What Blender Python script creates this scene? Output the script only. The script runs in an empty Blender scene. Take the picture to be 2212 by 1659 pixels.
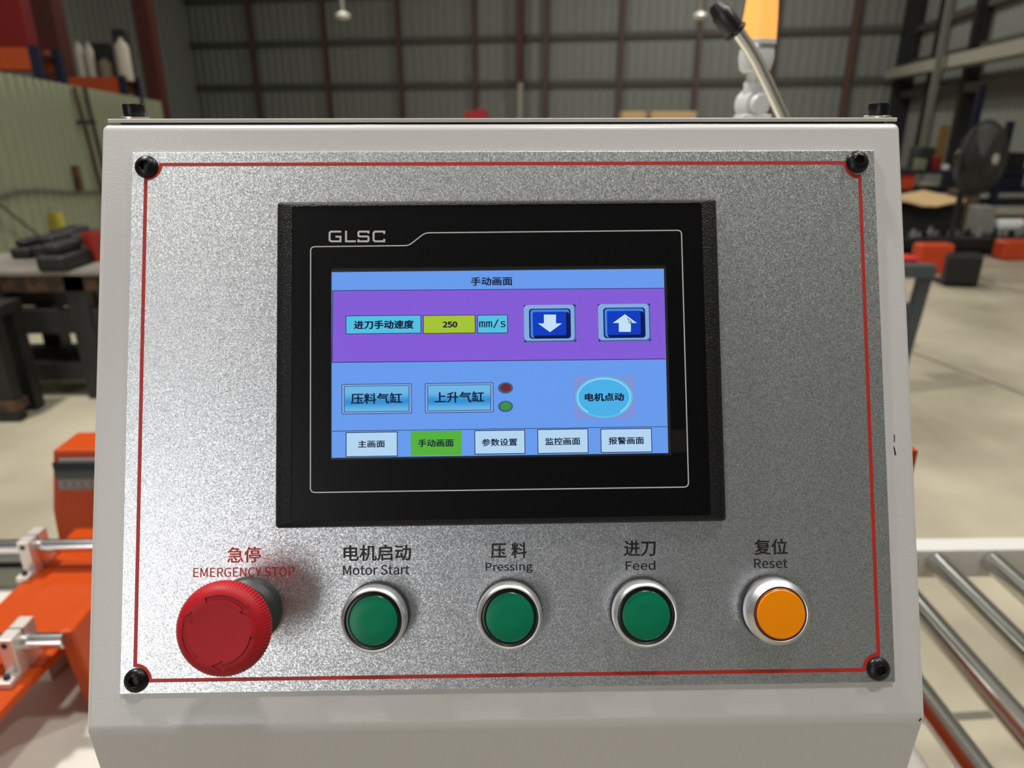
import bpy, bmesh, math, random
from math import sin, cos, pi, radians, atan2, sqrt
from mathutils import Vector, Matrix
random.seed(7)
S = bpy.context.scene
COL = S.collection

# ------------------------------------------------------------------ camera
FPX, CX, CY = 1530.0, 1106.0, 829.5
YAW, ROLL, PITCH = 0.018363, -0.001668, math.atan((829.5 - 258) / 1530.0)
EYE = Vector((0, 0, 1.40))
_f = Vector((sin(YAW) * cos(PITCH), cos(YAW) * cos(PITCH), -sin(PITCH)))
_r = Vector((cos(YAW), -sin(YAW), 0)); _u = _r.cross(_f)
RIGHT = _r * cos(ROLL) + _u * sin(ROLL); UP = _u * cos(ROLL) - _r * sin(ROLL); FWD = _f
cd = bpy.data.cameras.new('camera'); cam = bpy.data.objects.new('camera', cd); COL.objects.link(cam)
m = Matrix((RIGHT, UP, -FWD)).transposed().to_4x4(); m.translation = EYE; cam.matrix_world = m
cd.sensor_fit = 'HORIZONTAL'; cd.sensor_width = 36.0; cd.lens = FPX / 2212 * 36.0
cd.clip_start = 0.01; cd.clip_end = 200
cd.dof.use_dof = True; cd.dof.focus_distance = 0.318; cd.dof.aperture_fstop = 9.5
S.camera = cam

# ------------------------------------------------------------------ world, light, exposure
S.view_settings.view_transform = 'Standard'; S.view_settings.look = 'None'
S.view_settings.exposure = 0.0; S.view_settings.gamma = 1.0; S.view_settings.use_curve_mapping = False
W = bpy.data.worlds.new('world'); S.world = W; W.use_nodes = True
W.node_tree.nodes['Background'].inputs[0].default_value = (0.80, 0.88, 1.0, 1)
W.node_tree.nodes['Background'].inputs[1].default_value = 0.13


def area(name, loc, target, sx, sy, power, color=(1, 1, 1), shape='RECTANGLE', spread=180):
    l = bpy.data.lights.new(name, 'AREA'); l.shape = shape; l.size = sx
    if shape in ('RECTANGLE', 'ELLIPSE'): l.size_y = sy
    l.energy = power; l.color = color; l.spread = radians(spread)
    o = bpy.data.objects.new(name, l); COL.objects.link(o); o.location = loc
    o.rotation_euler = (Vector(target) - Vector(loc)).to_track_quat('-Z', 'Y').to_euler()
    return o


# daylight through the tall roller door far behind on the left, and the high bay lamps under the roof
area('roller_door_daylight', (-3.8, -6.4, 2.2), (0, 0.4, 1.25), 2.0, 4.2, 112, (1.0, 0.985, 0.98))
for hx, hy, pw in ((-2.9, 2.1, 500), (3.4, 2.6, 170), (-4.5, 7.0, 26), (2.5, 9.0, 110), (-4.4, -4.8, 78), (1.0, -0.2, 150), (4.4, 0.2, 110), (-3, 15.0, 230), (4.5, 15.5, 330)):
    area('high_bay_lamp_light', (hx, hy, 7.3), (hx, hy, 0), 0.5, 0.5, pw, (1.0, 0.98, 0.935), 'DISK')

# ------------------------------------------------------------------ pixel geometry of the photograph (2212 x 1659)
def ray(px, py):
    return RIGHT * ((px - CX) / FPX) - UP * ((py - CY) / FPX) + FWD
def atY(px, py, Y):
    d = ray(px, py); return EYE + d * (Y / d.y)
def atZ(px, py, Z):
    d = ray(px, py); return EYE + d * ((Z - EYE.z) / d.z)
def atX(px, py, X):
    d = ray(px, py); return EYE + d * (X / d.x)


class Frame:
    def __init__(s, o, u, n):
        s.o = Vector(o); s.u = Vector(u).normalized(); s.n = Vector(n).normalized(); s.v = s.n.cross(s.u)
        s.M = Matrix((s.u, s.v, s.n)).transposed().to_4x4(); s.M.translation = s.o
    def P(s, px, py, w=0.0):
        d = ray(px, py); o = s.o + s.n * w
        q = EYE + d * ((o - EYE).dot(s.n) / d.dot(s.n)) - s.o
        return q.dot(s.u), q.dot(s.v)


LEAN = 0.416876
PO = EYE + Vector((0.00395, 0.301401, -0.127236))
PN = Vector((0, -cos(LEAN), sin(LEAN)))
FP = Frame(PO, (1, 0, 0), PN)                                  # face plate plane, metres
_a = radians(0.27)
FH = Frame(PO, FP.u * cos(_a) + FP.v * sin(_a), PN)            # the touchscreen sits a hair rotated

# ------------------------------------------------------------------ materials
def lin(c):
    c = c / 255.0
    return c / 12.92 if c <= 0.04045 else ((c + 0.055) / 1.055) ** 2.4
def rgb(*c): return (lin(c[0]), lin(c[1]), lin(c[2]), 1)
MATS = {}
def mat(name, col=(128, 128, 128), rough=0.5, metal=0.0, emit=None, estr=1.0, spec=0.5, noise=None, bump=None, coat=0.0, trans=0.0):
    if name in MATS: return MATS[name]
    M = bpy.data.materials.new(name); M.use_nodes = True; nt = M.node_tree; b = nt.nodes['Principled BSDF']
    b.inputs['Base Color'].default_value = rgb(*col); b.inputs['Roughness'].default_value = rough
    b.inputs['Metallic'].default_value = metal; b.inputs['Specular IOR Level'].default_value = spec
    b.inputs['Coat Weight'].default_value = coat; b.inputs['Transmission Weight'].default_value = trans
    if emit:
        b.inputs['Emission Color'].default_value = rgb(*emit); b.inputs['Emission Strength'].default_value = estr
    tc = nt.nodes.new('ShaderNodeTexCoord')
    if noise:                                                  # (scale, second colour, detail, lo, hi)
        n = nt.nodes.new('ShaderNodeTexNoise'); n.inputs['Scale'].default_value = noise[0]; n.inputs['Detail'].default_value = noise[2]
        nt.links.new(tc.outputs['Object'], n.inputs['Vector'])
        r = nt.nodes.new('ShaderNodeValToRGB'); r.color_ramp.elements[0].position = noise[3]; r.color_ramp.elements[1].position = noise[4]
        r.color_ramp.elements[0].color = rgb(*noise[1]); r.color_ramp.elements[1].color = rgb(*col)
        nt.links.new(n.outputs['Fac'], r.inputs['Fac']); nt.links.new(r.outputs['Color'], b.inputs['Base Color'])
        if emit: nt.links.new(r.outputs['Color'], b.inputs['Emission Color'])
    if bump:                                                   # (scale, strength, distance)
        n = nt.nodes.new('ShaderNodeTexNoise'); n.inputs['Scale'].default_value = bump[0]; n.inputs['Detail'].default_value = 2
        nt.links.new(tc.outputs['Object'], n.inputs['Vector'])
        k = nt.nodes.new('ShaderNodeBump'); k.inputs['Strength'].default_value = bump[1]; k.inputs['Distance'].default_value = bump[2]
        nt.links.new(n.outputs['Fac'], k.inputs['Height']); nt.links.new(k.outputs['Normal'], b.inputs['Normal'])
    MATS[name] = M
    return M


def flake_metal(name, col, rough, scale, amount):
    M = mat(name, col, rough, 1.0); nt = M.node_tree; b = nt.nodes['Principled BSDF']
    tc = nt.nodes.new('ShaderNodeTexCoord'); v = nt.nodes.new('ShaderNodeTexVoronoi'); v.inputs['Scale'].default_value = scale
    nt.links.new(tc.outputs['Object'], v.inputs['Vector'])
    s = nt.nodes.new('ShaderNodeVectorMath'); s.operation = 'SUBTRACT'; s.inputs[1].default_value = (.5, .5, .5)
    k = nt.nodes.new('ShaderNodeVectorMath'); k.operation = 'SCALE'; k.inputs['Scale'].default_value = amount
    g = nt.nodes.new('ShaderNodeNewGeometry'); a = nt.nodes.new('ShaderNodeVectorMath'); a.operation = 'ADD'
    z = nt.nodes.new('ShaderNodeVectorMath'); z.operation = 'NORMALIZE'
    nt.links.new(v.outputs['Color'], s.inputs[0]); nt.links.new(s.outputs[0], k.inputs[0]); nt.links.new(k.outputs[0], a.inputs[0])
    nt.links.new(g.outputs['Normal'], a.inputs[1]); nt.links.new(a.outputs[0], z.inputs[0]); nt.links.new(z.outputs[0], b.inputs['Normal'])
    # grains of slightly different brightness in the frosted finish
    r = nt.nodes.new('ShaderNodeMix'); r.data_type = 'RGBA'
    sep = nt.nodes.new('ShaderNodeSeparateColor'); nt.links.new(v.outputs['Color'], sep.inputs[0]); nt.links.new(sep.outputs[1], r.inputs['Factor'])
    r.inputs['A'].default_value = rgb(*[c * 0.84 for c in col]); r.inputs['B'].default_value = rgb(*[min(255, c * 1.10) for c in col])
    nt.links.new(r.outputs['Result'], b.inputs['Base Color'])
    return M


PAINT = mat('console_paint', (200, 198, 196), 0.30, bump=(1300, 0.22, 0.0003), spec=0.5)
ALU = flake_metal('frosted_aluminium', (222, 224, 226), 0.39, 2400, 0.17)
RED_INK = mat('red_ink', (176, 36, 28), 0.5)
BLACK_INK = mat('black_ink', (28, 24, 24), 0.5)
BOLT = mat('black_oxide_steel', (26, 26, 27), 0.33, 0.55, bump=(900, 0.1, 0.0003))
SOCKET = mat('socket_black', (8, 8, 8), 0.5)
WASHER = mat('zinc_washer', (190, 188, 182), 0.35, 0.9)
HMI_BLACK = mat('textured_black_plastic', (14, 14, 15), 0.40, spec=0.3, bump=(1500, 0.9, 0.0005))
FILM = mat('black_film', (6, 6, 7), 0.34, spec=0.22)
FILM_EDGE = mat('film_edge', (38, 40, 42), 0.4)
FILM_LINE = mat('grey_print', (186, 186, 186), 0.5)
RED_PLASTIC = mat('red_plastic', (166, 22, 32), 0.5, spec=0.25, bump=(1400, 0.08, 0.0003))
COLLAR = mat('dark_collar_plastic', (34, 38, 38), 0.5)
SATIN = mat('satin_silver', (214, 214, 216), 0.40, 1.0)
BUTTON_BASE = mat('black_base_plastic', (24, 24, 25), 0.5)
GREEN_LENS = mat('green_lens', (12, 116, 80), 0.30, spec=0.2)
GREEN_RIM = mat('dark_green_rim', (6, 26, 22), 0.25)
AMBER_LENS = mat('amber_lens', (240, 138, 4), 0.32, spec=0.25)
AMBER_RIM = mat('dark_amber_rim', (110, 46, 8), 0.3)
ORANGE = mat('orange_paint', (176, 64, 10), 0.34, spec=0.22)
ORANGE_OLD = mat('orange_enamel', (196, 66, 28), 0.5)
CHROME = mat('chrome_shaft', (222, 222, 224), 0.16, 1.0)
STEEL = mat('roller_steel', (206, 206, 202), 0.24, 1.0, bump=(60, 0.03, 0.001))
ALU_BLOCK = mat('machined_aluminium', (214, 206, 200), 0.42, 0.75)
CREAM = mat('cream_paint', (206, 202, 192), 0.42, noise=(6, (198, 193, 182), 3, 0.35, 0.7))
WHITE_PAINT = mat('white_paint', (200, 198, 192), 0.4)
GREY_STEEL = mat('grey_blue_steel', (62, 68, 72), 0.5)
DARK_STEEL = mat('dark_steel', (34, 32, 30), 0.55, noise=(9, (26, 24, 22), 3, 0.4, 0.6))
RUSTY = mat('rusty_edge', (92, 62, 38), 0.7, noise=(14, (44, 38, 34), 4, 0.4, 0.6))
BLACK = mat('black_matte', (16, 16, 16), 0.6)
RUBBER = mat('black_grip', (18, 18, 19), 0.38)
WHITE_PLASTIC = mat('white_plastic', (214, 215, 214), 0.35)
FLOOR = mat('concrete_floor', (180, 171, 149), 0.48, noise=(1.3, (146, 138, 119), 8, 0.34, 0.64), bump=(40, 0.04, 0.004))
JOINT = mat('floor_joint', (98, 92, 82), 0.8)
CLAD = mat('grey_cladding', (128, 131, 124), 0.55, 0.15)
GIRT = mat('rust_primer_girt', (84, 60, 48), 0.6)
GIRT_GREY = mat('grey_girt', (78, 74, 66), 0.6)
COLUMN_RED = mat('red_primer_column', (76, 30, 20), 0.55)
GREEN_PANEL = mat('pale_green_panel', (142, 148, 122), 0.5)
BLUE_RACK = mat('blue_rack_paint', (13, 18, 40), 0.5)
RED_DULL = mat('dull_red', (120, 16, 20), 0.5)
CARD = mat('cardboard', (206, 172, 122), 0.7)
YELLOW = mat('yellow_paper', (176, 160, 60), 0.6)
LIGHT_BEAM = mat('pale_beam', (150, 147, 132), 0.5)

# ------------------------------------------------------------------ mesh builder
class MB:
    def __init__(s, M=None): s.v = []; s.f = []; s.mi = []; s.M = M
    def add(s, vs, fs, mi=0, M=None):
        b = len(s.v)
        for p in vs:
            p = Vector(p)
            if M is not None: p = M @ p
            if s.M is not None: p = s.M @ p
            s.v.append(tuple(p))
        for f in fs: s.f.append([b + i for i in f]); s.mi.append(mi)
        return s
    def box(s, x0, x1, y0, y1, z0, z1, mi=0, M=None):
        vs = [(x, y, z) for x in (x0, x1) for y in (y0, y1) for z in (z0, z1)]
        return s.add(vs, [(0, 1, 3, 2), (4, 6, 7, 5), (0, 4, 5, 1), (2, 3, 7, 6), (0, 2, 6, 4), (1, 5, 7, 3)], mi, M)
    def prism(s, poly, z0, z1, mi=0, M=None, caps=True):
        n = len(poly); vs = [(p[0], p[1], z0) for p in poly] + [(p[0], p[1], z1) for p in poly]
        fs = [(i, (i + 1) % n, n + (i + 1) % n, n + i) for i in range(n)]
        if caps: fs += [tuple(reversed(range(n))), tuple(range(n, 2 * n))]
        return s.add(vs, fs, mi, M)
    def loops(s, loops, mi=0, M=None, cap0=False, cap1=True, mis=None):
        n = len(loops[0]); vs = [p for l in loops for p in l]; b = len(s.v)
        s.add(vs, [], mi, M)
        for k in range(len(loops) - 1):
            for i in range(n):
                s.f.append([b + k * n + i, b + k * n + (i + 1) % n, b + (k + 1) * n + (i + 1) % n, b + (k + 1) * n + i]); s.mi.append(mis[k] if mis else mi)
        if cap0: s.f.append([b + i for i in reversed(range(n))]); s.mi.append(mis[0] if mis else mi)
        if cap1: s.f.append([b + (len(loops) - 1) * n + i for i in range(n)]); s.mi.append(mis[-1] if mis else mi)
        return s
    def lathe(s, prof, n=48, mi=0, M=None, cap0=False, cap1=True, mis=None):
        lp = [[(r * cos(2 * pi * i / n), r * sin(2 * pi * i / n), z) for i in range(n)] for r, z in prof]
        return s.loops(lp, mi, M, cap0, cap1, mis)
    def tube(s, pts, r, n=16, mi=0, caps=True):
        pts = [Vector(p) for p in pts]; lp = []; ref = None
        rs = r if isinstance(r, (list, tuple)) else [r] * len(pts)
        for i, p in enumerate(pts):
            t = (pts[min(i + 1, len(pts) - 1)] - pts[max(i - 1, 0)]).normalized()
            if ref is None:
                ref = t.orthogonal().normalized()
            ref = (ref - t * ref.dot(t)).normalized(); q = t.cross(ref)
            lp.append([p + (ref * cos(2 * pi * k / n) + q * sin(2 * pi * k / n)) * rs[i] for k in range(n)])
        return s.loops(lp, mi, None, caps, caps)
    def build(s, name, mats, parent=None, smooth=None, bevel=None, origin=None):
        me = bpy.data.meshes.new(name)
        if not isinstance(mats, (list, tuple)): mats = [mats]
        V = [Vector(p) for p in s.v]
        if parent is None or origin is not None:
            if origin is None:
                xs = [p.x for p in V]; ys = [p.y for p in V]; zs = [p.z for p in V]
                origin = Vector(((min(xs) + max(xs)) / 2, (min(ys) + max(ys)) / 2, min(zs)))
            V = [p - Vector(origin) for p in V]
        me.from_pydata([tuple(p) for p in V], [], s.f)
        for mm in mats: me.materials.append(mm)
        me.polygons.foreach_set('material_index', s.mi)
        me.validate(); bm = bmesh.new(); bm.from_mesh(me)
        bmesh.ops.recalc_face_normals(bm, faces=bm.faces); bm.to_mesh(me); bm.free()
        if smooth is not None:
            me.shade_smooth(); me.set_sharp_from_angle(angle=radians(smooth))
        me.update()
        o = bpy.data.objects.new(name, me); COL.objects.link(o)
        if origin is not None: o.location = origin
        if bevel:
            b = o.modifiers.new('bevel', 'BEVEL'); b.width = bevel; b.segments = 3; b.limit_method = 'ANGLE'; b.angle_limit = radians(40)
        if parent is not None: adopt(o, parent)
        return o


def adopt(o, parent):
    o.parent = parent; o.matrix_parent_inverse = wm(parent).inverted()
def wm(o):
    m = o.matrix_basis.copy()
    return wm(o.parent) @ o.matrix_parent_inverse @ m if o.parent else m
def tag(o, label=None, cat=None, group=None, kind=None):
    if label: o['label'] = label
    if cat: o['category'] = cat
    if group: o['group'] = group
    if kind: o['kind'] = kind
    return o
def thing(name, loc, label, cat, group=None):
    o = bpy.data.objects.new(name, None); COL.objects.link(o); o.location = loc; o.empty_display_size = 0.05
    return tag(o, label, cat, group)
def dup(o, delta, parent=None):
    c = o.copy(); COL.objects.link(c)
    if parent is None: c.location = o.location + Vector(delta)
    else:
        c.parent = parent; c.matrix_parent_inverse = o.matrix_parent_inverse
    for ch in [x for x in COL.objects if x.parent == o]: dup(ch, delta, c)
    return c


# text outlines as filled polygons in a unit box
_TX = {}
try:
    SANS = bpy.data.fonts.load(bpy.utils.system_resource('DATAFILES', path='fonts') + '/Noto Sans CJK Regular.woff2')
    MONO = bpy.data.fonts.load(bpy.utils.system_resource('DATAFILES', path='fonts') + '/DejaVuSansMono.woff2')
except Exception:
    SANS = MONO = None
def text_poly(s, bold=0.0, font=None, space=1.0):
    key = (s, bold, font.name if font else '', space)
    if key in _TX: return _TX[key]
    c = bpy.data.curves.new('lettering', 'FONT'); c.body = s; c.offset = bold; c.space_character = space; c.resolution_u = 4
    if font: c.font = font
    o = bpy.data.objects.new('lettering', c); COL.objects.link(o)
    dg = bpy.context.evaluated_depsgraph_get(); dg.update()
    me = o.evaluated_get(dg).to_mesh()
    vs = [v.co.copy() for v in me.vertices]; fs = [tuple(p.vertices) for p in me.polygons]
    o.evaluated_get(dg).to_mesh_clear(); bpy.data.objects.remove(o); bpy.data.curves.remove(c)
    x0 = min(v.x for v in vs); x1 = max(v.x for v in vs); y0 = min(v.y for v in vs); y1 = max(v.y for v in vs)
    _TX[key] = ([((v.x - x0) / (x1 - x0), (v.y - y0) / (y1 - y0)) for v in vs], fs)
    return _TX[key]


class Flat(MB):
    """flat print or picture elements lying on a Frame, measured at their place on it"""
    def __init__(s, F): super().__init__(F.M); s.F = F
    def bb(s, x0, y0, x1, y1, w):
        xm, ym = (x0 + x1) / 2, (y0 + y1) / 2; P = s.F.P
        cu, cv = P(xm, ym, w); hw = (P(x1, ym, w)[0] - P(x0, ym, w)[0]) / 2; hh = (P(xm, y0, w)[1] - P(xm, y1, w)[1]) / 2
        return cu - hw, cv - hh, cu + hw, cv + hh
    def rect(s, x0, y0, x1, y1, w, mi=0):
        a, b, c, d = s.bb(x0, y0, x1, y1, w)
        return s.add([(a, b, w), (c, b, w), (c, d, w), (a, d, w)], [(0, 1, 2, 3)], mi)
    def rrect(s, x0, y0, x1, y1, w, r, mi=0, n=5):
        a, b, c, d = s.bb(x0, y0, x1, y1, w); q = rr(a, b, c, d, r, n)
        return s.add([(x, y, w) for x, y in q], [tuple(range(len(q)))], mi)
    def frame(s, x0, y0, x1, y1, w, t, mi=0):
        a, b, c, d = s.bb(x0, y0, x1, y1, w)
        o = [(a, b), (c, b), (c, d), (a, d)]; i = [(a + t, b + t), (c - t, b + t), (c - t, d - t), (a + t, d - t)]
        return s.add([(x, y, w) for x, y in o + i], [(k, (k + 1) % 4, 4 + (k + 1) % 4, 4 + k) for k in range(4)], mi)
    def ellipse(s, x, y, rx, ry, w, mi=0, n=40):
        a, b, c, d = s.bb(x - rx, y - ry, x + rx, y + ry, w)
        return s.add([((a + c) / 2 + (c - a) / 2 * cos(2 * pi * k / n), (b + d) / 2 + (d - b) / 2 * sin(2 * pi * k / n), w) for k in range(n)], [tuple(range(n))], mi)
    def arc(s, x, y, rx, ry, w, t, a0, a1, mi=0, n=40):
        a, b, c, d = s.bb(x - rx, y - ry, x + rx, y + ry, w); vs = []; fs = []
        for k in range(n + 1):
            th = radians(a0 + (a1 - a0) * k / n)
            for e in (0, t): vs.append(((a + c) / 2 + ((c - a) / 2 - e) * cos(th), (b + d) / 2 + ((d - b) / 2 - e) * sin(th), w))
        for k in range(n): fs.append((2 * k, 2 * k + 1, 2 * k + 3, 2 * k + 2))
        return s.add(vs, fs, mi)
    def poly(s, pts, w, mi=0):
        q = [s.F.P(x, y, w) for x, y in pts]
        return s.add([(x, y, w) for x, y in q], [tuple(range(len(q)))], mi)
    def stroke(s, pts, w, t, mi=0, closed=False):
        """ribbon of width t along local points"""
        n = len(pts); vs = []; fs = []
        for i, p in enumerate(pts):
            p = Vector(p); a = Vector(pts[(i - 1) % n]) if (closed or i > 0) else None; b = Vector(pts[(i + 1) % n]) if (closed or i < n - 1) else None
            d1 = (p - a).normalized() if a is not None else (b - p).normalized(); d2 = (b - p).normalized() if b is not None else d1
            n1 = Vector((-d1.y, d1.x)); n2 = Vector((-d2.y, d2.x)); mm = (n1 + n2).normalized(); k = t / 2 / max(0.3, mm.dot(n1))
            vs += [(p.x + mm.x * k, p.y + mm.y * k, w), (p.x - mm.x * k, p.y - mm.y * k, w)]
        for i in range(n if closed else n - 1):
            j = (i + 1) % n; fs.append((2 * i, 2 * i + 1, 2 * j + 1, 2 * j))
        return s.add(vs, fs, mi)
    def text(s, t, x0, y0, x1, y1, w, mi=0, bold=0.0, font=None, space=1.0):
        a, b, c, d = s.bb(x0, y0, x1, y1, w); vs, fs = text_poly(t, 0.0, font, space); e = bold * min(d - b, .009)
        for k, (ex, ey) in enumerate(((0, 0), (e, 0), (-e, 0), (0, e * .7), (0, -e * .7)) if e else ((0, 0),)):
            s.add([(a + e + x * (c - a - 2 * e) + ex, b + e + y * (d - b - 2 * e) + ey, w + k * 2e-6) for x, y in vs], fs, mi)
        return s


def rr(a, b, c, d, r, n=5):
    q = []
    for cx, cy, t0 in ((c - r, d - r, 0), (a + r, d - r, 90), (a + r, b + r, 180), (c - r, b + r, 270)):
        for k in range(n + 1):
            t = radians(t0 + 90 * k / n); q.append((cx + r * cos(t), cy + r * sin(t)))
    return q


# ================================================================== THE HALL
HA = radians(13)
E1 = Vector((cos(HA), -sin(HA), 0)); E2 = Vector((sin(HA), cos(HA), 0))
HM = Matrix((E1, E2, Vector((0, 0, 1)))).transposed().to_4x4()       # hall frame: x along the back wall, y into the depth
D2, XL, XR, ZC = 22.0, -15.0, 6.06, 7.8
def hall(p): return Vector((p.dot(E1), p.dot(E2), p.z))
def on_back(px, py):
    d = ray(px, py); return hall(EYE + d * ((D2 - EYE.dot(E2)) / d.dot(E2)))
def on_right(px, py):
    d = ray(px, py); return hall(EYE + d * ((XR - EYE.dot(E1)) / d.dot(E1)))

def corrugated(name, p0, p1, z0, z1, normal, mt, pitch=0.25, depth=0.03, M=HM):
    """profiled sheet wall between two points of the hall frame"""
    p0 = Vector(p0); p1 = Vector(p1); L = (p1 - p0).length; t = (p1 - p0).normalized(); nn = Vector(normal); pts = []
    k = 0.0
    while k < L:
        for s_, h in ((0, 0), (0.55, 0), (0.65, 1), (0.9, 1)):
            q = min(L, k + s_ * pitch); pts.append(p0 + t * q + nn * depth * h)
        k += pitch
    pts.append(p1); mb = MB(M); n = len(pts)
    mb.add([(p.x, p.y, z0) for p in pts] + [(p.x, p.y, z1) for p in pts], [(i, i + 1, n + i + 1, n + i) for i in range(n - 1)])
    back = nn * -0.08
    mb.add([(p0.x + back.x, p0.y + back.y, z0), (p1.x + back.x, p1.y + back.y, z0), (p1.x + back.x, p1.y + back.y, z1), (p0.x + back.x, p0.y + back.y, z1)], [(0, 1, 2, 3)])
    return tag(mb.build(name, mt), kind='structure')

tag(MB(HM).box(XL - .3, XR + .3, -10, D2 + .3, -0.15, 0).build('floor', FLOOR), kind='structure')
corrugated('wall_back', (XL, D2, 0), (XR, D2, 0), 0, ZC, (0, -1, 0), CLAD)
corrugated('wall_right', (XR, -10, 0), (XR, D2, 0), 0, ZC, (-1, 0, 0), CLAD)
corrugated('wall_left', (XL, -10, 0), (XL, D2, 0), 0, ZC, (1, 0, 0), CLAD)
tag(MB(HM).box(XL - .3, XR + .3, -10, D2 + .3, ZC, ZC + .1).build('ceiling', mat('pale_roof_sheet', (176, 176, 170), .6)), kind='structure')
ntrim = [0]
def trim(mb, mt):
    ntrim[0] += 1
    return tag(mb.build('trim_%d' % ntrim[0], mt), kind='structure')

# girts and posts of the back wall
for py in (82, 181):
    z = on_back(1106, py).z; trim(MB(HM).box(XL + .1, XR - .1, D2 - .16, D2 - .03, z - .07, z + .07), GIRT_GREY)
zz = on_back(1106, 181).z - on_back(1106, 82).z
z = on_back(1106, 82).z - zz; trim(MB(HM).box(XL + .1, XR - .1, D2 - .16, D2 - .03, z - .07, z + .07), GIRT_GREY)
for px, w, mt in ((238, .06, GIRT), (398, .065, GIRT), (556, .065, GIRT), (711, .065, GIRT), (868, .065, GIRT), (1029, .05, GIRT), (1182, .065, GIRT), (1343, .065, GIRT), (1507, .07, GIRT), (1668, .06, GIRT), (1832, .08, GIRT)):
    x = on_back(px, 130).x; trim(MB(HM).box(x - w, x + w, D2 - .26, D2 - .13, 0, ZC - .02), mt)
x = on_back(1130, 130).x; trim(MB(HM).box(x - .085, x + .085, D2 - .55, D2 - .3, on_back(1130, 178).z, ZC - .02), COLUMN_RED)
trim(MB(HM).box(x - .05, x + .08, D2 - .5, D2 - .3, 0, on_back(1130, 178).z), LIGHT_BEAM)
# corner column, right wall frame, pale crane beam
x = on_back(1966, 130).x
trim(MB(HM).box(XR - .42, XR - .05, D2 - .45, D2 - .03, 0, ZC - .02), DARK_STEEL)
pa, pb = on_right(1985, 160), on_right(2212, 118)
zb = (pa.z + pb.z) / 2
trim(MB(HM).box(XR - .75, XR - .35, 3.0, D2 - .5, zb - .10, zb + .12), LIGHT_BEAM)
for py in (40, 118):
    z = on_right(2060, py).z; trim(MB(HM).box(XR - .18, XR - .04, -2, D2 - .1, z - .07, z + .07), GIRT_GREY)
z = on_right(2060, 195).z; trim(MB(HM).box(XR - .3, XR - .04, -2, D2 - .1, z - .09, z + .09), GIRT_GREY)
for px in (2048, 2130):
    y = on_right(px, 100).y; trim(MB(HM).box(XR - .3, XR - .05, y - .12, y + .12, 0, ZC - .02), DARK_STEEL)
q = on_right(2100, 60); trim(MB(HM).box(XR - .95, XR - .83, q.y - 1.3, q.y - 1.18, 0, ZC - .02), mat('grey_pipe', (112, 110, 100), .5))
# red columns on the left
def column(name, pxt, pxb, Y, hw, mt):
    a = atY(pxt[0], pxt[1], Y); b = atY(pxb[0], pxb[1], Y); xm = (a.x + b.x) / 2
    return trim(MB().box(xm - hw, xm + hw, Y, Y + hw * 2, 0, ZC - .02), mt)
column('c', (97, 0), (110, 170), 12.5, .16, COLUMN_RED)
column('c', (305, 0), (325, 200), 15.5, .14, COLUMN_RED)
# saw-cut joints in the concrete
for (a, b) in (((1900, 735), (2300, 885)), ((1860, 1560), (2290, 1535)), ((2040, 610), (2300, 640))):
    p, q = atZ(*a, 0), atZ(*b, 0); t = (q - p).normalized(); n = Vector((-t.y, t.x, 0)) * 0.012
    trim(MB().add([p + n + Vector((0, 0, .001)), p - n + Vector((0, 0, .001)), q - n + Vector((0, 0, .001)), q + n + Vector((0, 0, .001)),
                   p + n - Vector((0, 0, .002)), p - n - Vector((0, 0, .002)), q - n - Vector((0, 0, .002)), q + n - Vector((0, 0, .002))],
                  [(0, 1, 2, 3), (0, 1, 5, 4), (1, 2, 6, 5), (2, 3, 7, 6), (3, 0, 4, 7)]), JOINT)

# ================================================================== THE CONTROL CONSOLE
con = thing('control_console', (PO.x, 0.36, 0), 'pale grey sloping control console with touchscreen and round push buttons', 'control panel')
HWX = 0.1902
PXC = PO.x
def pw(u, v, w): return FP.M @ Vector((u, v, w))
vt = FP.P(1106, 268, -.0015)[1]; vb = FP.P(1106, 1566, -.0015)[1]
top = pw(0, vt, -.0015); bot = pw(0, vb, -.0015)
# side profile in (y, z), front lower face drops straight down
prof = [(top.y, top.z), (top.y + .125, top.z), (top.y + .125, bot.z - .10), (top.y + .06, bot.z - .22), (bot.y + .012, bot.z - .22), (bot.y, bot.z)]
mb = MB(); n = len(prof); x0, x1 = PXC - HWX - .0006, PXC + HWX - .0006
mb.add([(x0, y, z) for y, z in prof] + [(x1, y, z) for y, z in prof],
       [(i, (i + 1) % n, n + (i + 1) % n, n + i) for i in range(n)] + [tuple(range(n)), tuple(range(n, 2 * n))])
shell = mb.build('enclosure', PAINT, con)
b = shell.modifiers.new('bevel', 'BEVEL'); b.width = .0030; b.segments = 5; b.limit_method = 'ANGLE'; b.angle_limit = radians(15); b.harden_normals = False
shell.data.shade_smooth(); shell.data.set_sharp_from_angle(angle=radians(35))
MB().box(PXC - .06, PXC + .06, top.y - .02, top.y + .10, 0.04, bot.z - .21).box(PXC - .16, PXC + .16, top.y - .12, top.y + .2, 0, .04).build('pedestal', PAINT, con, bevel=.004)
# small chips and scuffs in the paint
for pts in (((1930, 962), (1933, 968), (1936, 982), (1933, 984), (1931, 972)), ((1931, 938), (1933, 939), (1933, 955), (1931, 956)), ((1984, 1556), (1990, 1551), (1991, 1554), (1986, 1559))):
    fl = Flat(FP); fl.poly(pts, -.00142); fl.build('paint_chip', BLACK, con)

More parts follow.
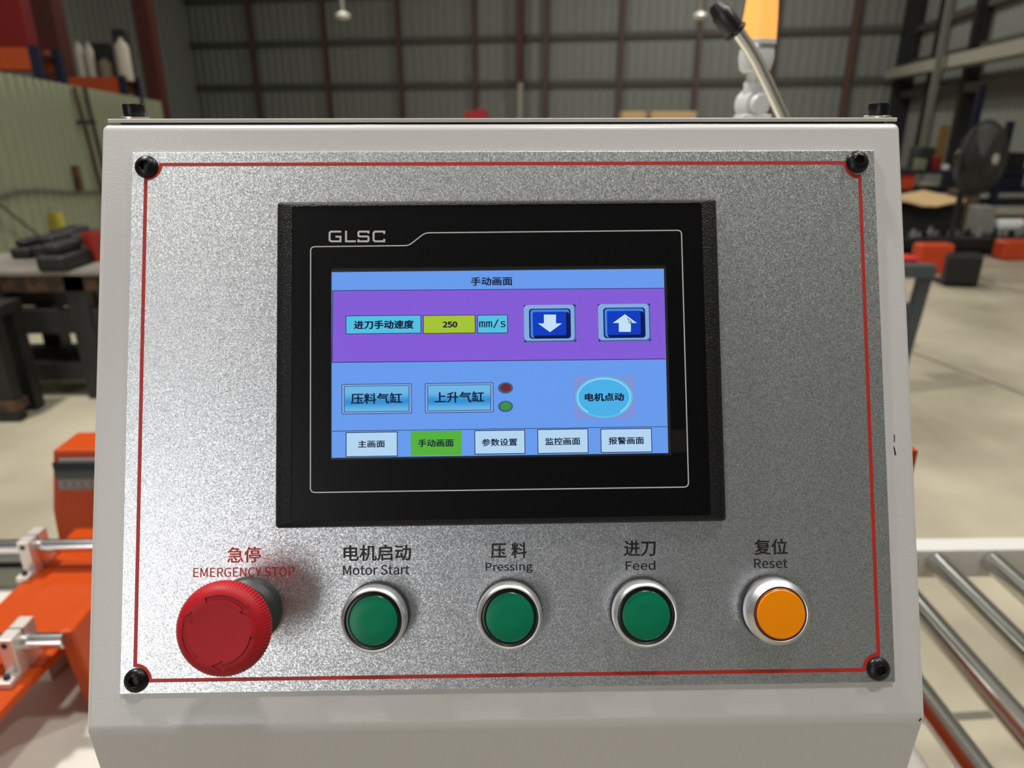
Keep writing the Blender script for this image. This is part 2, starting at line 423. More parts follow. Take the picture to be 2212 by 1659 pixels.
# lid sheet, seen edge on, with a cap screw near each end
zl = top.z + .0008
yl = top.y + .002
xa = atY(232, 262, yl).x; xb = atY(1938, 262, yl).x
ztop = atY(1106, 257.5, yl).z
lid = MB().box(xa, xb, yl, yl + .118, zl, max(ztop, zl + .0018)).build('lid', WHITE_PAINT, con, bevel=.0004)
MB().box(xa + .004, xb - .004, yl + .004, yl + .11, top.z - .001, zl).build('gasket', BLACK, con)
ztop = max(ztop, zl + .0018)
ys = yl + .018
def socket_screw(name, c, parent, r=.005, h=.006):
    M = Matrix.Translation(c)
    mb = MB(); hexr = .0029
    mb.lathe([(r * .97, 0), (r, .0004), (r, h - .0008), (r - .0003, h - .0002), (r - .0008, h), (.0034, h)], 40, 0, M, True, False)
    mb.lathe([(.0034, h), (hexr, h - .0003), (hexr, h - .0028)], 6, 1, M)
    o = mb.build(name, [BOLT, SOCKET], parent, 35)
    return o
for px in (292.5, 1895):
    p = atY(px, 255, ys); c = Vector((p.x, ys, ztop))
    w_ = MB().lathe([(.0064, 0), (.0064, .0008), (.0061, .0010)], 40, 0, Matrix.Translation(c), True, True).build('washer', WASHER, lid, 35)
    socket_screw('cap_screw', c + Vector((0, 0, .001)), lid, .0050, .0060)

# aluminium face plate
pl = MB(FP.M)
Hh = .2475 / 2
plate = pl.box(-.175, .175, -Hh, Hh, -.0014, 0).build('faceplate', ALU, con, bevel=.0002)
tag(plate, 'frosted silver aluminium face plate with thin red border line')
# border line with concave corners round the screws
cu = .16805; cvt, cvb = .1178, -.1180; r = .0068; tk = .00165
pts = []
for sx, sy, t0 in ((1, 1, 270), (-1, 1, 360), (-1, -1, 90), (1, -1, 180)):
    c = Vector((sx * cu - .0003, cvt if sy > 0 else cvb))
    a0 = {(1, 1): 270, (-1, 1): 360, (-1, -1): 90, (1, -1): 180}[(sx, sy)]
    # inner quarter arc facing the plate centre, walked anticlockwise round the plate
    a1 = a0 - 90
    for k in range(9):
        th = radians(a0 + (a1 - a0) * k / 8); pts.append((c.x + r * cos(th), c.y + r * sin(th)))
fl = Flat(FP); fl.stroke(pts, .00004, tk, closed=True); fl.build('border_line', RED_INK, plate)
# printed captions
def caption(rows, mt):
    fl = Flat(FP)
    for t, x0, y0, x1, y1, bold, font in rows: fl.text(t, x0, y0, x1, y1, .00007, 0, bold, font)
    return fl.build('caption', mt, plate)
caption((('急停', 490.4, 1181, 563.2, 1216, .020, None), ('EMERGENCY STOP', 417.5, 1225.5, 636, 1246, .008, SANS)), RED_INK)
caption((('电机启动', 742, 1176.5, 888, 1212, .022, None), ('Motor Start', 741, 1220.5, 885, 1242, .014, SANS)), BLACK_INK)
caption((('压 料', 1059.7, 1171.7, 1138.4, 1206, .022, None), ('Pressing', 1049, 1214.5, 1150.5, 1238.5, .014, SANS)), BLACK_INK)
caption((('进刀', 1347.5, 1167, 1416.6, 1202, .022, None), ('Feed', 1351.5, 1211, 1415.8, 1231.5, .014, SANS)), BLACK_INK)
caption((('复位', 1629.5, 1164, 1701.4, 1198.5, .022, None), ('Reset', 1629, 1207, 1701.4, 1227.5, .014, SANS)), BLACK_INK)
# button head corner screws
def dome_screw(cu_, cv_, rot):
    M = FP.M @ Matrix.Translation((cu_, cv_, 0)) @ Matrix.Rotation(rot, 4, 'Z')
    R, h = .00535, .0029; mb = MB(); prof = []
    for k in range(9):
        t = k / 8 * radians(62); prof.append((R * cos(t * 1.0) if k else R, .0003 + (h - .0003) * sin(t) / sin(radians(62))))
    prof = [(R, 0)] + prof
    mb.lathe(prof, 48, 0, M, False, False)
    rt, zt = prof[-1]
    mb.lathe([(rt, zt), (.0024, zt - .0001), (.0024, zt - .0020)], 6, 1, M)
    # flat ring between the round dome edge and the hexagon
    ring = [[(rt * cos(2 * pi * i / 48), rt * sin(2 * pi * i / 48), zt) for i in range(48)], [((.00242) * cos(2 * pi * i / 48), .00242 * sin(2 * pi * i / 48), zt + .0001) for i in range(48)]]
    mb.loops(ring, 0, M, False, False)
    return mb.build('dome_screw', [BOLT, SOCKET], plate, 40)
for (px, py), rt in zip(((314.4, 359), (1854, 348), (291.8, 1471.6), (1899.4, 1446.7)), (.2, .6, .1, .4)):
    u, v = FP.P(px, py, .0012); dome_screw(u, v, rt)

# ---- emergency stop
u0, v0 = FP.P(483, 1358, .030)
ME = FP.M @ Matrix.Translation((u0, v0, 0))
RC = abs(FP.P(586, 1358, .030)[0] - FP.P(380, 1358, .030)[0]) / 2
mb = MB(); N = 88 * 4
def knurl(i): return (0.0, .00022, .00038, .00022)[i % 4]
prof = [(.0125, .022, 0), (.0160, .0245, 0), (RC - .0016, .0262, 0), (RC - .0003, .0275, 1), (RC, .0288, 1), (RC - .0002, .0304, 1), (RC - .0008, .0320, .35), (RC - .0018, .0335, 0), (RC - .0032, .0346, 0), (RC - .0048, .0351, 0), (RC - .0066, .0352, 0), (RC - .0085, .0350, 0), (.004, .0350, 0)]
lp = [[((r_ - .0003 + kk * knurl(i)) * cos(2 * pi * i / N), (r_ - .0003 + kk * knurl(i)) * sin(2 * pi * i / N), z_) for i in range(N)] for r_, z_, kk in prof]
mb.loops(lp, 0, ME, True, True)
est = mb.build('emergency_stop_button', RED_PLASTIC, con, 40)
tag(est, 'red mushroom emergency stop button')
# three engraved rotation arrows cut into the cap
def arrow_poly(tail, tip, rm, hw_, hb):
    a0, a1 = radians(tail), radians(tip); ah = a1 + radians(21); n = 22; out = []; inn = []
    for k in range(n + 1):
        t = a0 + (ah - a0) * k / n
        out.append(((rm + hw_) * cos(t), (rm + hw_) * sin(t))); inn.append(((rm - hw_) * cos(t), (rm - hw_) * sin(t)))
    return out + [((rm + hb) * cos(ah), (rm + hb) * sin(ah)), (rm * cos(a1), rm * sin(a1)), ((rm - hb) * cos(ah), (rm - hb) * sin(ah))] + list(reversed(inn))
try:
    cut = MB()
    for tail, tip in ((114, 22), (-8, -102), (230, 142)): cut.prism(arrow_poly(tail, tip, .0137, .00105, .0026), .0345, .037, 0, ME)
    co = cut.build('cutter', RED_PLASTIC, None, origin=Vector((0, 0, 0)))
    bo = est.modifiers.new('cut', 'BOOLEAN'); bo.operation = 'DIFFERENCE'; bo.object = co; bo.solver = 'EXACT'
    dg = bpy.context.evaluated_depsgraph_get(); dg.update()
    me = bpy.data.meshes.new_from_object(est.evaluated_get(dg))
    est.modifiers.clear()
    if len(me.polygons) > 1000:
        est.data = me; est.data.shade_smooth(); est.data.set_sharp_from_angle(angle=radians(32))
    bpy.data.objects.remove(co)
except Exception as e: print('cut failed', e)
MB().lathe([(.0148, 0), (.0148, .004), (.0138, .0055), (.0118, .0075), (.0118, .023)], 56, 0, ME, True, True).build('collar', COLLAR, est, 35)

# ---- four push buttons
WB = .0105
def push_button(px, py, lens, rim, label, flush=False):
    u, v = FP.P(px, py, WB); M = FP.M @ Matrix.Translation((u, v, 0))
    R = .01462; Ri = .01268
    prof = [(R - .0002, .0035), (R, .0050), (R - .0001, .0085), (R - .0006, .0098), (R - .0012, .0104), (Ri + .0005, .01055), (Ri, .0103), (Ri - .0001, .0070)]
    if flush: prof = [(R - .0002, .0035), (R, .0050), (R - .0001, .0080), (R - .0010, .0095), (R - .0022, .0104), (.01205, .0109), (.0117, .0107), (.0116, .0078)]
    o = MB().lathe(prof, 72, 0, M, False, False).build('push_button', SATIN, con, 50)
    tag(o, label)
    MB().lathe([(R + .0003, 0), (R + .0003, .0028), (R - .0003, .0036)], 72, 0, M, True, True).build('base_ring', BUTTON_BASE, o, 35)
    if not flush:
        MB().lathe([(Ri - .0001, .0066), (Ri - .0001, .0090), (Ri - .0009, .0094), (.0109, .0094), (.01055, .0098), (.0100, .0100), (.004, .0100)], 72, 0, M, True, True, mis=[1, 1, 1, 1, 0, 0, 0]).build('lens', [lens, rim], o, 35)
    else:
        MB().lathe([(.0116, .0070), (.0116, .0102), (.0112, .0109), (.0107, .0112), (.0103, .0115), (.004, .0116)], 72, 0, M, True, True, mis=[1, 1, 1, 0, 0, 0]).build('lens', [lens, rim], o, 35)
    return o
push_button(805.5, 1341.5, GREEN_LENS, GREEN_RIM, 'green push button under the Motor Start caption')
push_button(1101.3, 1334.6, GREEN_LENS, GREEN_RIM, 'green push button under the Pressing caption')
push_button(1396.8, 1330.4, GREEN_LENS, GREEN_RIM, 'green push button under the Feed caption')
push_button(1686.0, 1326, AMBER_LENS, AMBER_RIM, 'amber push button under the Reset caption', True)

# ---- touchscreen
hw0 = .003
L = (FH.P(600, 437, hw0)[0] + FH.P(596, 1141, hw0)[0]) / 2; R_ = (FH.P(1546, 430, hw0)[0] + FH.P(1567, 1125, hw0)[0]) / 2
T = (FH.P(600, 437, hw0)[1] + FH.P(1546, 430, hw0)[1]) / 2; B = (FH.P(596, 1141, hw0)[1] + FH.P(1567, 1125, hw0)[1]) / 2
def loop(iu, iv, w, r): return [(x, y, w) for x, y in rr(L + iu, B + iv, R_ - iu, T - iv, r, 4)]
hm = MB(FH.M)
hm.loops([loop(0, 0, 0, .0016), loop(0, 0, .0034, .0016), loop(.0006, .0005, .0047, .0015), loop(.0022, .0013, .0060, .0012), (loop(.0048, .0022, .0066, .0009)), loop(.0078, .0031, .0067, .0006), loop(.0079, .0032, .0060, .0006)], 0, None, True, False)
hmi = hm.build('touchscreen', HMI_BLACK, con, 30)
tag(hmi, 'black framed touchscreen panel showing a blue and purple menu')
# front film: ring round the display window
wf = .00645; ws = .0058
wa = Flat(FH).bb(712, 578, 1440.5, 989, wf)
A0 = FH.P(712, 578, wf); A1 = FH.P(1440, 571, wf); A2 = FH.P(1451, 983, wf); A3 = FH.P(712, 994, wf)
wl, wr_, wtp, wbt = (A0[0] + A3[0]) / 2, (A1[0] + A2[0]) / 2, (A0[1] + A1[1]) / 2, (A2[1] + A3[1]) / 2
ff = MB(FH.M); o4 = [(L + .0079, B + .0032), (R_ - .0079, B + .0032), (R_ - .0079, T - .0032), (L + .0079, T - .0032)]; i4 = [(wl, wbt), (wr_, wbt), (wr_, wtp), (wl, wtp)]
ff.add([(x, y, wf) for x, y in o4 + i4] + [(x, y, ws) for x, y in i4],
       [(k, (k + 1) % 4, 4 + (k + 1) % 4, 4 + k) for k in range(4)] + [(4 + k, 4 + (k + 1) % 4, 8 + (k + 1) % 4, 8 + k) for k in range(4)])
ff.build('front_film', FILM, hmi)
fl = Flat(FH); fl.rect(1451, 928, 1482, 977, wf + .00002); fl.build('release_tab', mat('tab_film', (22, 19, 19), .4, spec=.3), hmi)
# thin line round the window and the maker's letters
fl = Flat(FH); px = []
def corner(p, a, b, r_, n=5):
    """round the corner p between neighbours a and b"""
    p, a, b = Vector(p), Vector(a), Vector(b); d1 = (a - p).normalized(); d2 = (b - p).normalized(); q = []
    for k in range(n + 1):
        t = k / n; q.append((p + d1 * r_ * (1 - t)) * (1 - t) ** 1 * 1.0 + (p + d2 * r_ * t) * t if False else ((p + d1 * r_) * (1 - t) ** 2 + p * 2 * t * (1 - t) + (p + d2 * r_) * t ** 2))
    return q
poly = [FH.P(x, y, wf) for x, y in ((671, 533), (883, 530.5), (918, 503), (1472, 497.5), (1487.5, 1052), (670.5, 1064))]
rad = [.0020, .0020, .0020, .0020, .0022, .0022]
pts = []
for i, p in enumerate(poly): pts += corner(p, poly[i - 1], poly[(i + 1) % len(poly)], rad[i])
fl.stroke([tuple(p) for p in pts], wf + .00003, .00052, closed=True); fl.build('frame_line', FILM_LINE, hmi)
fl = Flat(FH)
def letter(strokes, x0):
    h, w_ = 21.0, 25.0
    for st in strokes:
        q = [FH.P(x0 + x * w_, 500.3 + y * h, wf) for x, y in st]; fl.stroke(q, wf + .00003, .00088)
letter([[(1, .0), (.12, .0), (0, .12), (0, .88), (.12, 1), (.94, 1), (.94, .52), (.5, .52)]], 712)
letter([[(0, -.08), (0, 1), (.85, 1)]], 747.5)
letter([[(.92, .2), (.92, .0), (.12, .0), (.05, .1), (.05, .42), (.12, .5), (.86, .5), (.92, .6), (.92, .9), (.86, 1), (.05, 1), (.05, .8)]], 773)
letter([[(.92, .24), (.92, .0), (.12, .0), (0, .12), (0, .88), (.12, 1), (.92, 1), (.92, .76)]], 807)
fl.build('maker_letters', FILM_LINE, hmi)

# display picture: each control of the menu is a patch of lit screen
def scr(name, col, noise=0.05):
    M = mat('screen_' + name, (4, 4, 5), 0.22, 0, emit=col, estr=1.0, spec=0.3)
    return M
BLUE = scr('blue', (104, 154, 236)); PURPLE = scr('purple', (131, 92, 214)); CYAN = scr('cyan', (82, 192, 226)); LIME = scr('lime', (163, 196, 52))
INK = scr('ink', (22, 26, 52)); NAVY = scr('navy', (14, 60, 190)); NAVY_D = scr('navy_dark', (8, 22, 84)); NAVY_L = scr('navy_light', (66, 130, 226)); STEELB = scr('steel_blue', (132, 170, 220)); STEELB_D = scr('steel_blue_dark', (64, 100, 150))
PALE = scr('pale', (178, 212, 240)); WHITE_S = scr('white', (196, 224, 246)); GREEN_S = scr('green', (84, 176, 58)); RED_S = scr('red', (112, 40, 44)); GREEN_DOT = scr('green_dot', (58, 146, 60)); RIMG = scr('rim_grey', (66, 92, 140))
SKY1 = scr('button_sky', (92, 170, 222)); SKY2 = scr('button_sky_deep', (52, 144, 214)); SKY3 = scr('button_sky_pale', (112, 182, 228)); LAV = scr('lavender', (126, 146, 214)); CYAN2 = scr('cyan_oval', (74, 176, 230)); CYAN3 = scr('cyan_rim', (96, 196, 230)); CYAN4 = scr('cyan_glow', (170, 226, 244)); FRM = scr('button_frame', (128, 168, 226)); GREY_EDGE = scr('dark_edge', (38, 40, 44))
w1, w2, w3, w4, w5, w6 = [ws + .00005 * k for k in range(6)]
back = MB(FH.M); back.add([(x, y, ws - .00004) for x, y in i4], [(0, 1, 2, 3)]); back.build('display_edge', FILM_EDGE, hmi)
fl = Flat(FH); fl.poly(((716.5, 588), (1434, 580.5), (1443.5, 978.5), (716.5, 989)), w1)
fl.build('display', [BLUE, INK], hmi)
def line(fl, a, b, w, t, mi): fl.stroke([FH.P(*a, w), FH.P(*b, w)], w, t, mi)
fl = Flat(FH); line(fl, (717.5, 628), (1435, 622.5), w2, .0003, 0); fl.text('手动画面', 1017, 598, 1107, 617, w2, 0, .032); fl.build('title_bar', [INK], hmi)
fl = Flat(FH); fl.poly(((718, 628.5), (1435, 623), (1438, 775.5), (717.5, 783)), w2, 0); line(fl, (718, 783), (1438, 775.5), w3, .0003, 1); line(fl, (718.5, 628.5), (717.5, 783), w3, .0003, 1)
fl.build('speed_band', [PURPLE, INK], hmi)
fl = Flat(FH)
for x0, x1, mi in ((747, 910, 0), (914, 1027, 1), (1031, 1097, 0)):
    fl.rect(x0, 681 - (x0 - 747) * .004, x1, 721 - (x0 - 747) * .004, w3, mi); fl.frame(x0, 681 - (x0 - 747) * .004, x1, 721 - (x0 - 747) * .004, w4, .00028, 2)
fl.text('进刀手动速度', 764, 691.5, 894, 711, w4, 2, .045); fl.text('250', 956, 694, 988, 708, w4, 2, .07, SANS); fl.text('mm/s', 1035, 690, 1092, 709, w4, 2, .015, MONO)
fl.build('speed_field', [CYAN, LIME, INK], hmi)
def arrow_button(x0, y0, x1, y1, up):
    fl = Flat(FH); W_, H_ = x1 - x0, y1 - y0; cx, cy = (x0 + x1) / 2, (y0 + y1) / 2
    fl.rect(x0, y0, x1, y1, w3, 2); fl.rrect(x0, y0, x1, y1, w3 + .00002, .0016, 4)
    fl.rrect(x0, y0, x1 - 3, y1 - 3, w4, .0016, 1)
    fl.rrect(x0 + 11, y0 + 8, x1 - 11, y1 - 7, w4 + .00002, .0014, 2); fl.rrect(x0 + 14, y0 + 10, x1 - 14, y1 - 9, w5, .0012, 5)
    fl.rrect(x0 + 20, y0 + 16, x1 - 14, y1 - 9, w5 + .00002, .0010, 2); fl.rrect(x0 + 19, y0 + 15, x1 - 21, y1 - 14, w5 + .00004, .0008, 0)
    s = 1 if up else -1; a = 26; h_ = 19
    pts = [(cx, cy - s * h_), (cx + a, cy - s * 0), (cx + 13, cy), (cx + 13, cy + s * h_), (cx - 13, cy + s * h_), (cx - 13, cy), (cx - a, cy)]
    if up: pts = [(x + 1, y + 1) for x, y in pts]
    fl.poly(pts, w6, 3)
    if up:
        mx, my = 1356, 688; k = .9
        q = [(0, 0), (0, 13), (3, 10.5), (5.5, 15.5), (8, 14), (5.6, 9.2), (10, 9)]
        q = [FH.P(mx + (x * .8 + y * .25) * k, my + (y * .85) * k, w6) for x, y in q]; fl.stroke(q, w6 + .00004, .00022, 2, closed=True)
    return tag(fl.build('arrow_button', [NAVY, STEELB, NAVY_D, WHITE_S, STEELB_D, NAVY_L], hmi), 'blue button with white up arrow' if up else 'blue button with white down arrow')
arrow_button(1132, 658.5, 1244, 738.5, False); arrow_button(1292.5, 656.5, 1405, 737, True)
SKYS = []
for k in range(14):
    q_ = math.exp(-((k - 8.2) / 3.0) ** 2); SKYS.append(scr('button_sky_band_%d' % k, tuple(A_ + (B_ - A_) * q_ for A_, B_ in zip((110, 182, 228), (50, 142, 212)))))
def cylinder_button(x0, y0, x1, y1, t, tx):
    fl = Flat(FH); fl.rrect(x0, y0, x1, y1, w2, .0006, 4); fl.rrect(x0 + 1.2, y0 + 1.2, x1 - 1.2, y1 - 1.2, w2 + .00002, .0005, 3)
    fl.rect(x0 + 5, y0 + 4, x1 - 5, y1 - 4, w3, 5); fl.rect(x0 + 7, y0 + 5.5, x1 - 7, y1 - 6, w3 + .00002, 0)
    a, b_ = y0 + 5.5, y1 - 6; NB = 14
    for k in range(NB):
        fl.rect(x0 + 7, a + (b_ - a) * k / NB, x1 - 7, a + (b_ - a) * (k + 1) / NB + .3, w4 + k * 1e-6, 6 + k)
    fl.text(t, tx[0], tx[1], tx[2], tx[3], w5, 4, .028)
    return fl.build('cylinder_button', [SKY1, SKY2, SKY3, FRM, INK, STEELB_D] + SKYS, hmi)
cylinder_button(738, 829, 889.5, 894, '压料气缸', (758, 848.5, 869, 872.5)); cylinder_button(918, 827, 1066, 891.5, '上升气缸', (938, 845.5, 1046, 870))
for y, mt in ((838, RED_S), (878, GREEN_DOT)):
    fl = Flat(FH); fl.ellipse(1092, y, 16.3, 12.3, w2, 1); fl.ellipse(1092.5, y - .5, 11.5, 9, w3, 0); tag(fl.build('indicator_dot', [mt, RIMG], hmi), 'dark red indicator dot' if mt is RED_S else 'green indicator dot')
fl = Flat(FH); fl.rect(1240.5, 813, 1371.5, 904, w2, 1); fl.ellipse(1305, 858, 62, 44.5, w3, 2); fl.ellipse(1304.5, 858, 58.5, 41.5, w3 + .00002, 0)
fl.arc(1304.5, 858, 57.5, 41, w4, .00042, -52, 232, 3); fl.text('电机点动', 1263, 848.5, 1348, 867, w4, 4, .045); fl.build('jog_button', [CYAN2, LAV, CYAN3, CYAN4, INK], hmi)
fl = Flat(FH); line(fl, (717, 931.5), (1441.5, 921.5), w2, .00025, 0); fl.build('menu_rule', [INK], hmi)
for x0, y0, x1, y1, t, tx, bg in ((747, 933, 859, 986.5, '主画面', (773, 951, 831.5, 967), PALE), (887.5, 930.5, 997.5, 983.5, '手动画面', (903, 948.5, 980, 965.5), GREEN_S), (1025, 929, 1134.5, 981, '参数设置', (1040.5, 947, 1117.5, 963.5), PALE), (1161, 926.5, 1271, 979.5, '监控画面', (1177.5, 945, 1253.5, 961.5), PALE), (1297.5, 925.5, 1408.5, 977.5, '报警画面', (1314.5, 943.5, 1391, 960), PALE)):
    fl = Flat(FH); fl.rect(x0, y0, x1, y1, w3, 0)
    if bg is PALE: fl.frame(x0, y0, x1, y1, w4, .00034, 1)
    fl.text(t, *tx, w4, 1, .03); o = fl.build('menu_button', [bg, INK], hmi)
    tag(o, 'green highlighted menu button' if bg is GREEN_S else None)

# ================================================================== MACHINE BEHIND, LEVER AND LAMP
# orange machine frame that carries lever, lamp and both tables; mostly hidden behind the console
xr = atY(1978, 958, .615).x
mc = thing('workshop_machine', (0.05, 0.86, 0), 'machine with red orange side panel showing just right of the console edge', 'machine')
MB().box(xr - .62, xr, .62, 1.10, 0.05, atY(1982, 942, .62).z).build('housing', WHITE_PAINT, mc, bevel=.006)
MB().box(xr - .03, xr + .002, .612, 1.095, .06, atY(1982, 946, .62).z - .01).build('side_panel', ORANGE, mc)
zh = atY(1982, 942, .62).z
MB().box(xr - .20, .43, .93, 1.09, zh - .12, 1.30).build('head', WHITE_PAINT, mc, bevel=.006)
MB().box(.25, .335, .68, .76, zh - .01, 1.29).build('lever_bracket', WHITE_PAINT, mc, bevel=.004)
for sx in (xr - .60, xr - .08):
    for sy in (.66, 1.0): MB().box(sx, sx + .06, sy, sy + .06, 0, .05).build('foot', DARK_STEEL, mc)

# lever
YL = 0.72
lv = [atY(x, y, YL) for x, y in ((1715, 300), (1686, 240), (1660, 184), (1637, 136), (1622, 110), (1606, 86), (1592, 66), (1580, 50))]
lv = [lv[0] + (lv[0] - lv[1]).normalized() * .12] + lv
pts = []
for i in range(len(lv) - 1):
    for k in range(4): pts.append(lv[i].lerp(lv[i + 1], k / 4))
pts.append(lv[-1])
for _ in range(3): pts = [pts[0]] + [(pts[i - 1] + pts[i] * 2 + pts[i + 1]) / 4 for i in range(1, len(pts) - 1)] + [pts[-1]]
lvr = thing('lever_handle', (pts[0].x, pts[0].y, pts[0].z), 'bent steel lever with black grip rising behind the console', 'lever')
MB().tube(pts, .0058, 20).build('rod', mat('polished_rod', (224, 220, 210), .28, 1.0), lvr, 60)
g0 = atY(1592, 72, YL); g1 = atY(1541, 10, YL); gd = g1 - g0
MB().tube([g0, g0 + gd * .04, g0 + gd * .05, g0 + gd * .10, g0 + gd * .12, g0 + gd * .35, g0 + gd * .68, g0 + gd * .74, g0 + gd * .93, g0 + gd * 1.0],
          [.0098, .0108, .0108, .0104, .0090, .0093, .0093, .0080, .0062, .0042], 14).build('grip', RUBBER, lvr, 40)

# folding signal lamp
YS = 1.02
sc_ = atY(1636 + 50, 100, YS).x - atY(1636 - 50, 100, YS).x; mpp = sc_ / 100
def lz(y): return atY(1637, y, YS).z
lx = atY(1637, 90, YS).x
sg = thing('signal_lamp', (lx, YS, lz(262)), 'glowing orange signal lamp on a white folding base behind the console', 'signal lamp')
M = Matrix.Translation((lx, YS, 0))
AM = mat('amber_glow', (250, 150, 60), 0.4, emit=(250, 172, 92), estr=0.9)
MB().lathe([(37 * mpp, lz(87)), (35 * mpp, lz(40)), (32 * mpp, lz(0)), (29 * mpp, lz(-70)), (26 * mpp, lz(-78))], 40, 0, M, True, True).build('lamp_lens', AM, sg, 40)
MB().lathe([(33 * mpp, lz(98)), (38 * mpp, lz(96)), (38 * mpp, lz(87)), (36 * mpp, lz(86))], 40, 0, M, True, True).build('ring', WHITE_PLASTIC, sg, 40)
MB().lathe([(24 * mpp, lz(158)), (32 * mpp, lz(152)), (36 * mpp, lz(135)), (37 * mpp, lz(122)), (35 * mpp, lz(96))], 40, 0, M, True, True).build('base_cup', WHITE_PLASTIC, sg, 40)
MB().lathe([(36 * mpp, lz(124)), (35.8 * mpp, lz(97))], 40, 0, M, False, False).build('silver_label', SATIN, sg, 40)
MB().lathe([(20 * mpp, lz(210)), (20 * mpp, lz(178)), (16 * mpp, lz(174)), (16 * mpp, lz(156))], 32, 0, M, True, True).build('stem', WHITE_PLASTIC, sg, 40)
jc = Vector((atY(1628, 226, YS).x, YS, lz(226)))
MB().lathe([(28 * mpp, -.020), (32 * mpp, -.016), (32 * mpp, .006), (30 * mpp, .010)], 40, 0, Matrix.Translation(jc) @ Matrix.Rotation(radians(90), 4, 'X') @ Matrix.Rotation(radians(14), 4, 'Y'), True, True).lathe([(22 * mpp, .010), (22 * mpp, .017), (20 * mpp, .019)], 40, 0, Matrix.Translation(jc) @ Matrix.Rotation(radians(90), 4, 'X') @ Matrix.Rotation(radians(14), 4, 'Y'), False, True).build('hinge_joint', WHITE_PLASTIC, sg, 40)
MB().box(jc.x - .02, jc.x + .02, YS - .02, YS + .02, 1.30, jc.z - 20 * mpp).build('foot', WHITE_PLASTIC, sg, bevel=.003)

# ================================================================== LEFT: SLIDE ON A CREAM TABLE
p_far = EYE + ray(120, 1178) * 1.13; p_near = EYE + ray(240, 1382) * .86
ZS = (p_far.z + p_near.z) / 2
YF, YN = atZ(120, 1178, ZS).y, atZ(200, 1382, ZS).y
RS = .0100
ZP = ZS - .038                                                        # top of the orange plate
tb = thing('machine_table', (-.62, .65, 0), 'cream machine table under the orange slide plate', 'table')
ZT = ZP - .10
MB().box(-1.6, -.275, .30, 1.03, ZT - .03, ZT).build('table_top', CREAM, tb, bevel=.004)
for sx in (-1.55, -.33):
    for sy in (.34, .95): MB().box(sx, sx + .05, sy, sy + .05, 0, ZT - .03).build('leg', WHITE_PAINT, tb)
sl = thing('slide_carriage', (-.6, .85, ZT), 'orange slide plate with two chrome shafts left of the console', 'slide carriage')
# plate: its left edge and right front edge run into the depth
e_l0 = atZ(0, 1302, ZP); e_l1 = atZ(55, 1248, ZP); e_r0 = atZ(0, 1538, ZP); e_r1 = atZ(128, 1400, ZP)
xl_n = e_l0; dl = (e_l1 - e_l0).normalized(); dr = (e_r1 - e_r0).normalized()
yb_, yf_ = YF + .11, .40
def on_line(p, d, Y): return p + d * ((Y - p.y) / d.y)
A, Bq = on_line(e_l0, dl, yb_), on_line(e_l0, dl, yf_); Cq, Dq = on_line(e_r0, dr, yf_), on_line(e_r0, dr, yb_)
XRp = Dq.x
MB().prism([(A.x, A.y), (Bq.x, Bq.y), (Cq.x, Cq.y), (Dq.x, Dq.y)], ZP - .012, ZP).build('plate', ORANGE, sl, bevel=.0015)
MB().box(A.x + .03, A.x + .08, YN + .08, YF + .02, ZT, ZP - .012).build('plate_support', CREAM, sl)
# shafts
for Y in (YN, YF):
    x_end = atY(133, 1382, YN).x + .004 if Y == YN else -.275
    MB().tube([(-1.5, Y, ZS), (x_end, Y, ZS)], RS, 32).build('shaft', CHROME, sl, 40)
# gusset end plate in front of the near shaft end: a tapering orange plate standing along the depth
xe = atY(131, 1385, YN).x; gp = [atX(131, 1372, xe), atX(193, 1300, xe), atX(193, 1552, xe), atX(158, 1552, xe)]
t_ = .016
gy0 = gp[0].y; 
poly3 = [(gp[0].y - .002, ZS + .012), (gp[0].y + .30, ZS + .012), (gp[0].y + .30, ZS - .115), (gp[0].y + .016, ZT + .002)]
mb = MB(); n = 4
mb.add([(xe - .004, y, z) for y, z in poly3] + [(xe + t_, y, z) for y, z in poly3], [(i, (i + 1) % n, n + (i + 1) % n, n + i) for i in range(n)] + [tuple(range(n)), tuple(range(n, 2 * n))])
mb.build('end_plate', ORANGE, sl, bevel=.004)
# shaft support blocks
def support(xc, Y, first=None):
    w_, d_ = .018, .045; h_ = ZS - ZP
    mb = MB(); y0 = Y - .022; y1 = Y + .024
    # upright of the clamp and its foot flange
    mb.box(xc - w_ / 2, xc + w_ / 2, y0, y1, ZP, ZS + .019)
    mb.box(xc - w_ / 2, xc + w_ / 2, y0 - .020, y0 + .001, ZP, ZP + .009)
    mb.box(xc - w_ / 2, xc + w_ / 2, y1 - .001, y1 + .018, ZP, ZP + .009)
    o = mb.build('shaft_support', ALU_BLOCK, sl, bevel=.0012)
    MB().box(xc - w_ / 2 - .0002, xc + w_ / 2 + .0002, Y - .001, Y + .001, ZS + .010, ZS + .0192).build('clamp_slit', BLACK, o)
    for z, yy, ax in ((ZS + .0105, y0 - .0002, 0), (ZP + .009, y0 - .011, 1)):
        Mx = Matrix.Translation((xc - (.001 if ax == 0 else 0), yy, z)) @ (Matrix.Rotation(radians(90), 4, 'X') if ax == 0 else Matrix.Identity(4))
        MB().lathe([(.0040, 0), (.0040, .0004 if ax == 0 else .005), (.0036, .0006 if ax == 0 else .0054)], 20, 0, Mx, True, True).build('clamp_screw', BLACK, o, 35)
    return o
support(atZ(42, 1378, ZS).x + .002, YN); support(atZ(72, 1178, ZS).x + .001, YF)
# further dark bar behind the far shaft
bY = YF + .10; bz = atY(30, 1203, bY).z
bar = MB().tube([(-1.6, bY, bz), (atY(58, 1203, bY).x, bY, bz)], .0125, 24).box(-1.6, atY(58, 1203, bY).x, bY - .02, bY + .02, ZT, bz - .012)
bar.build('rear_rail', mat('dull_steel_bar', (120, 120, 112), .35, .8), sl, 40)

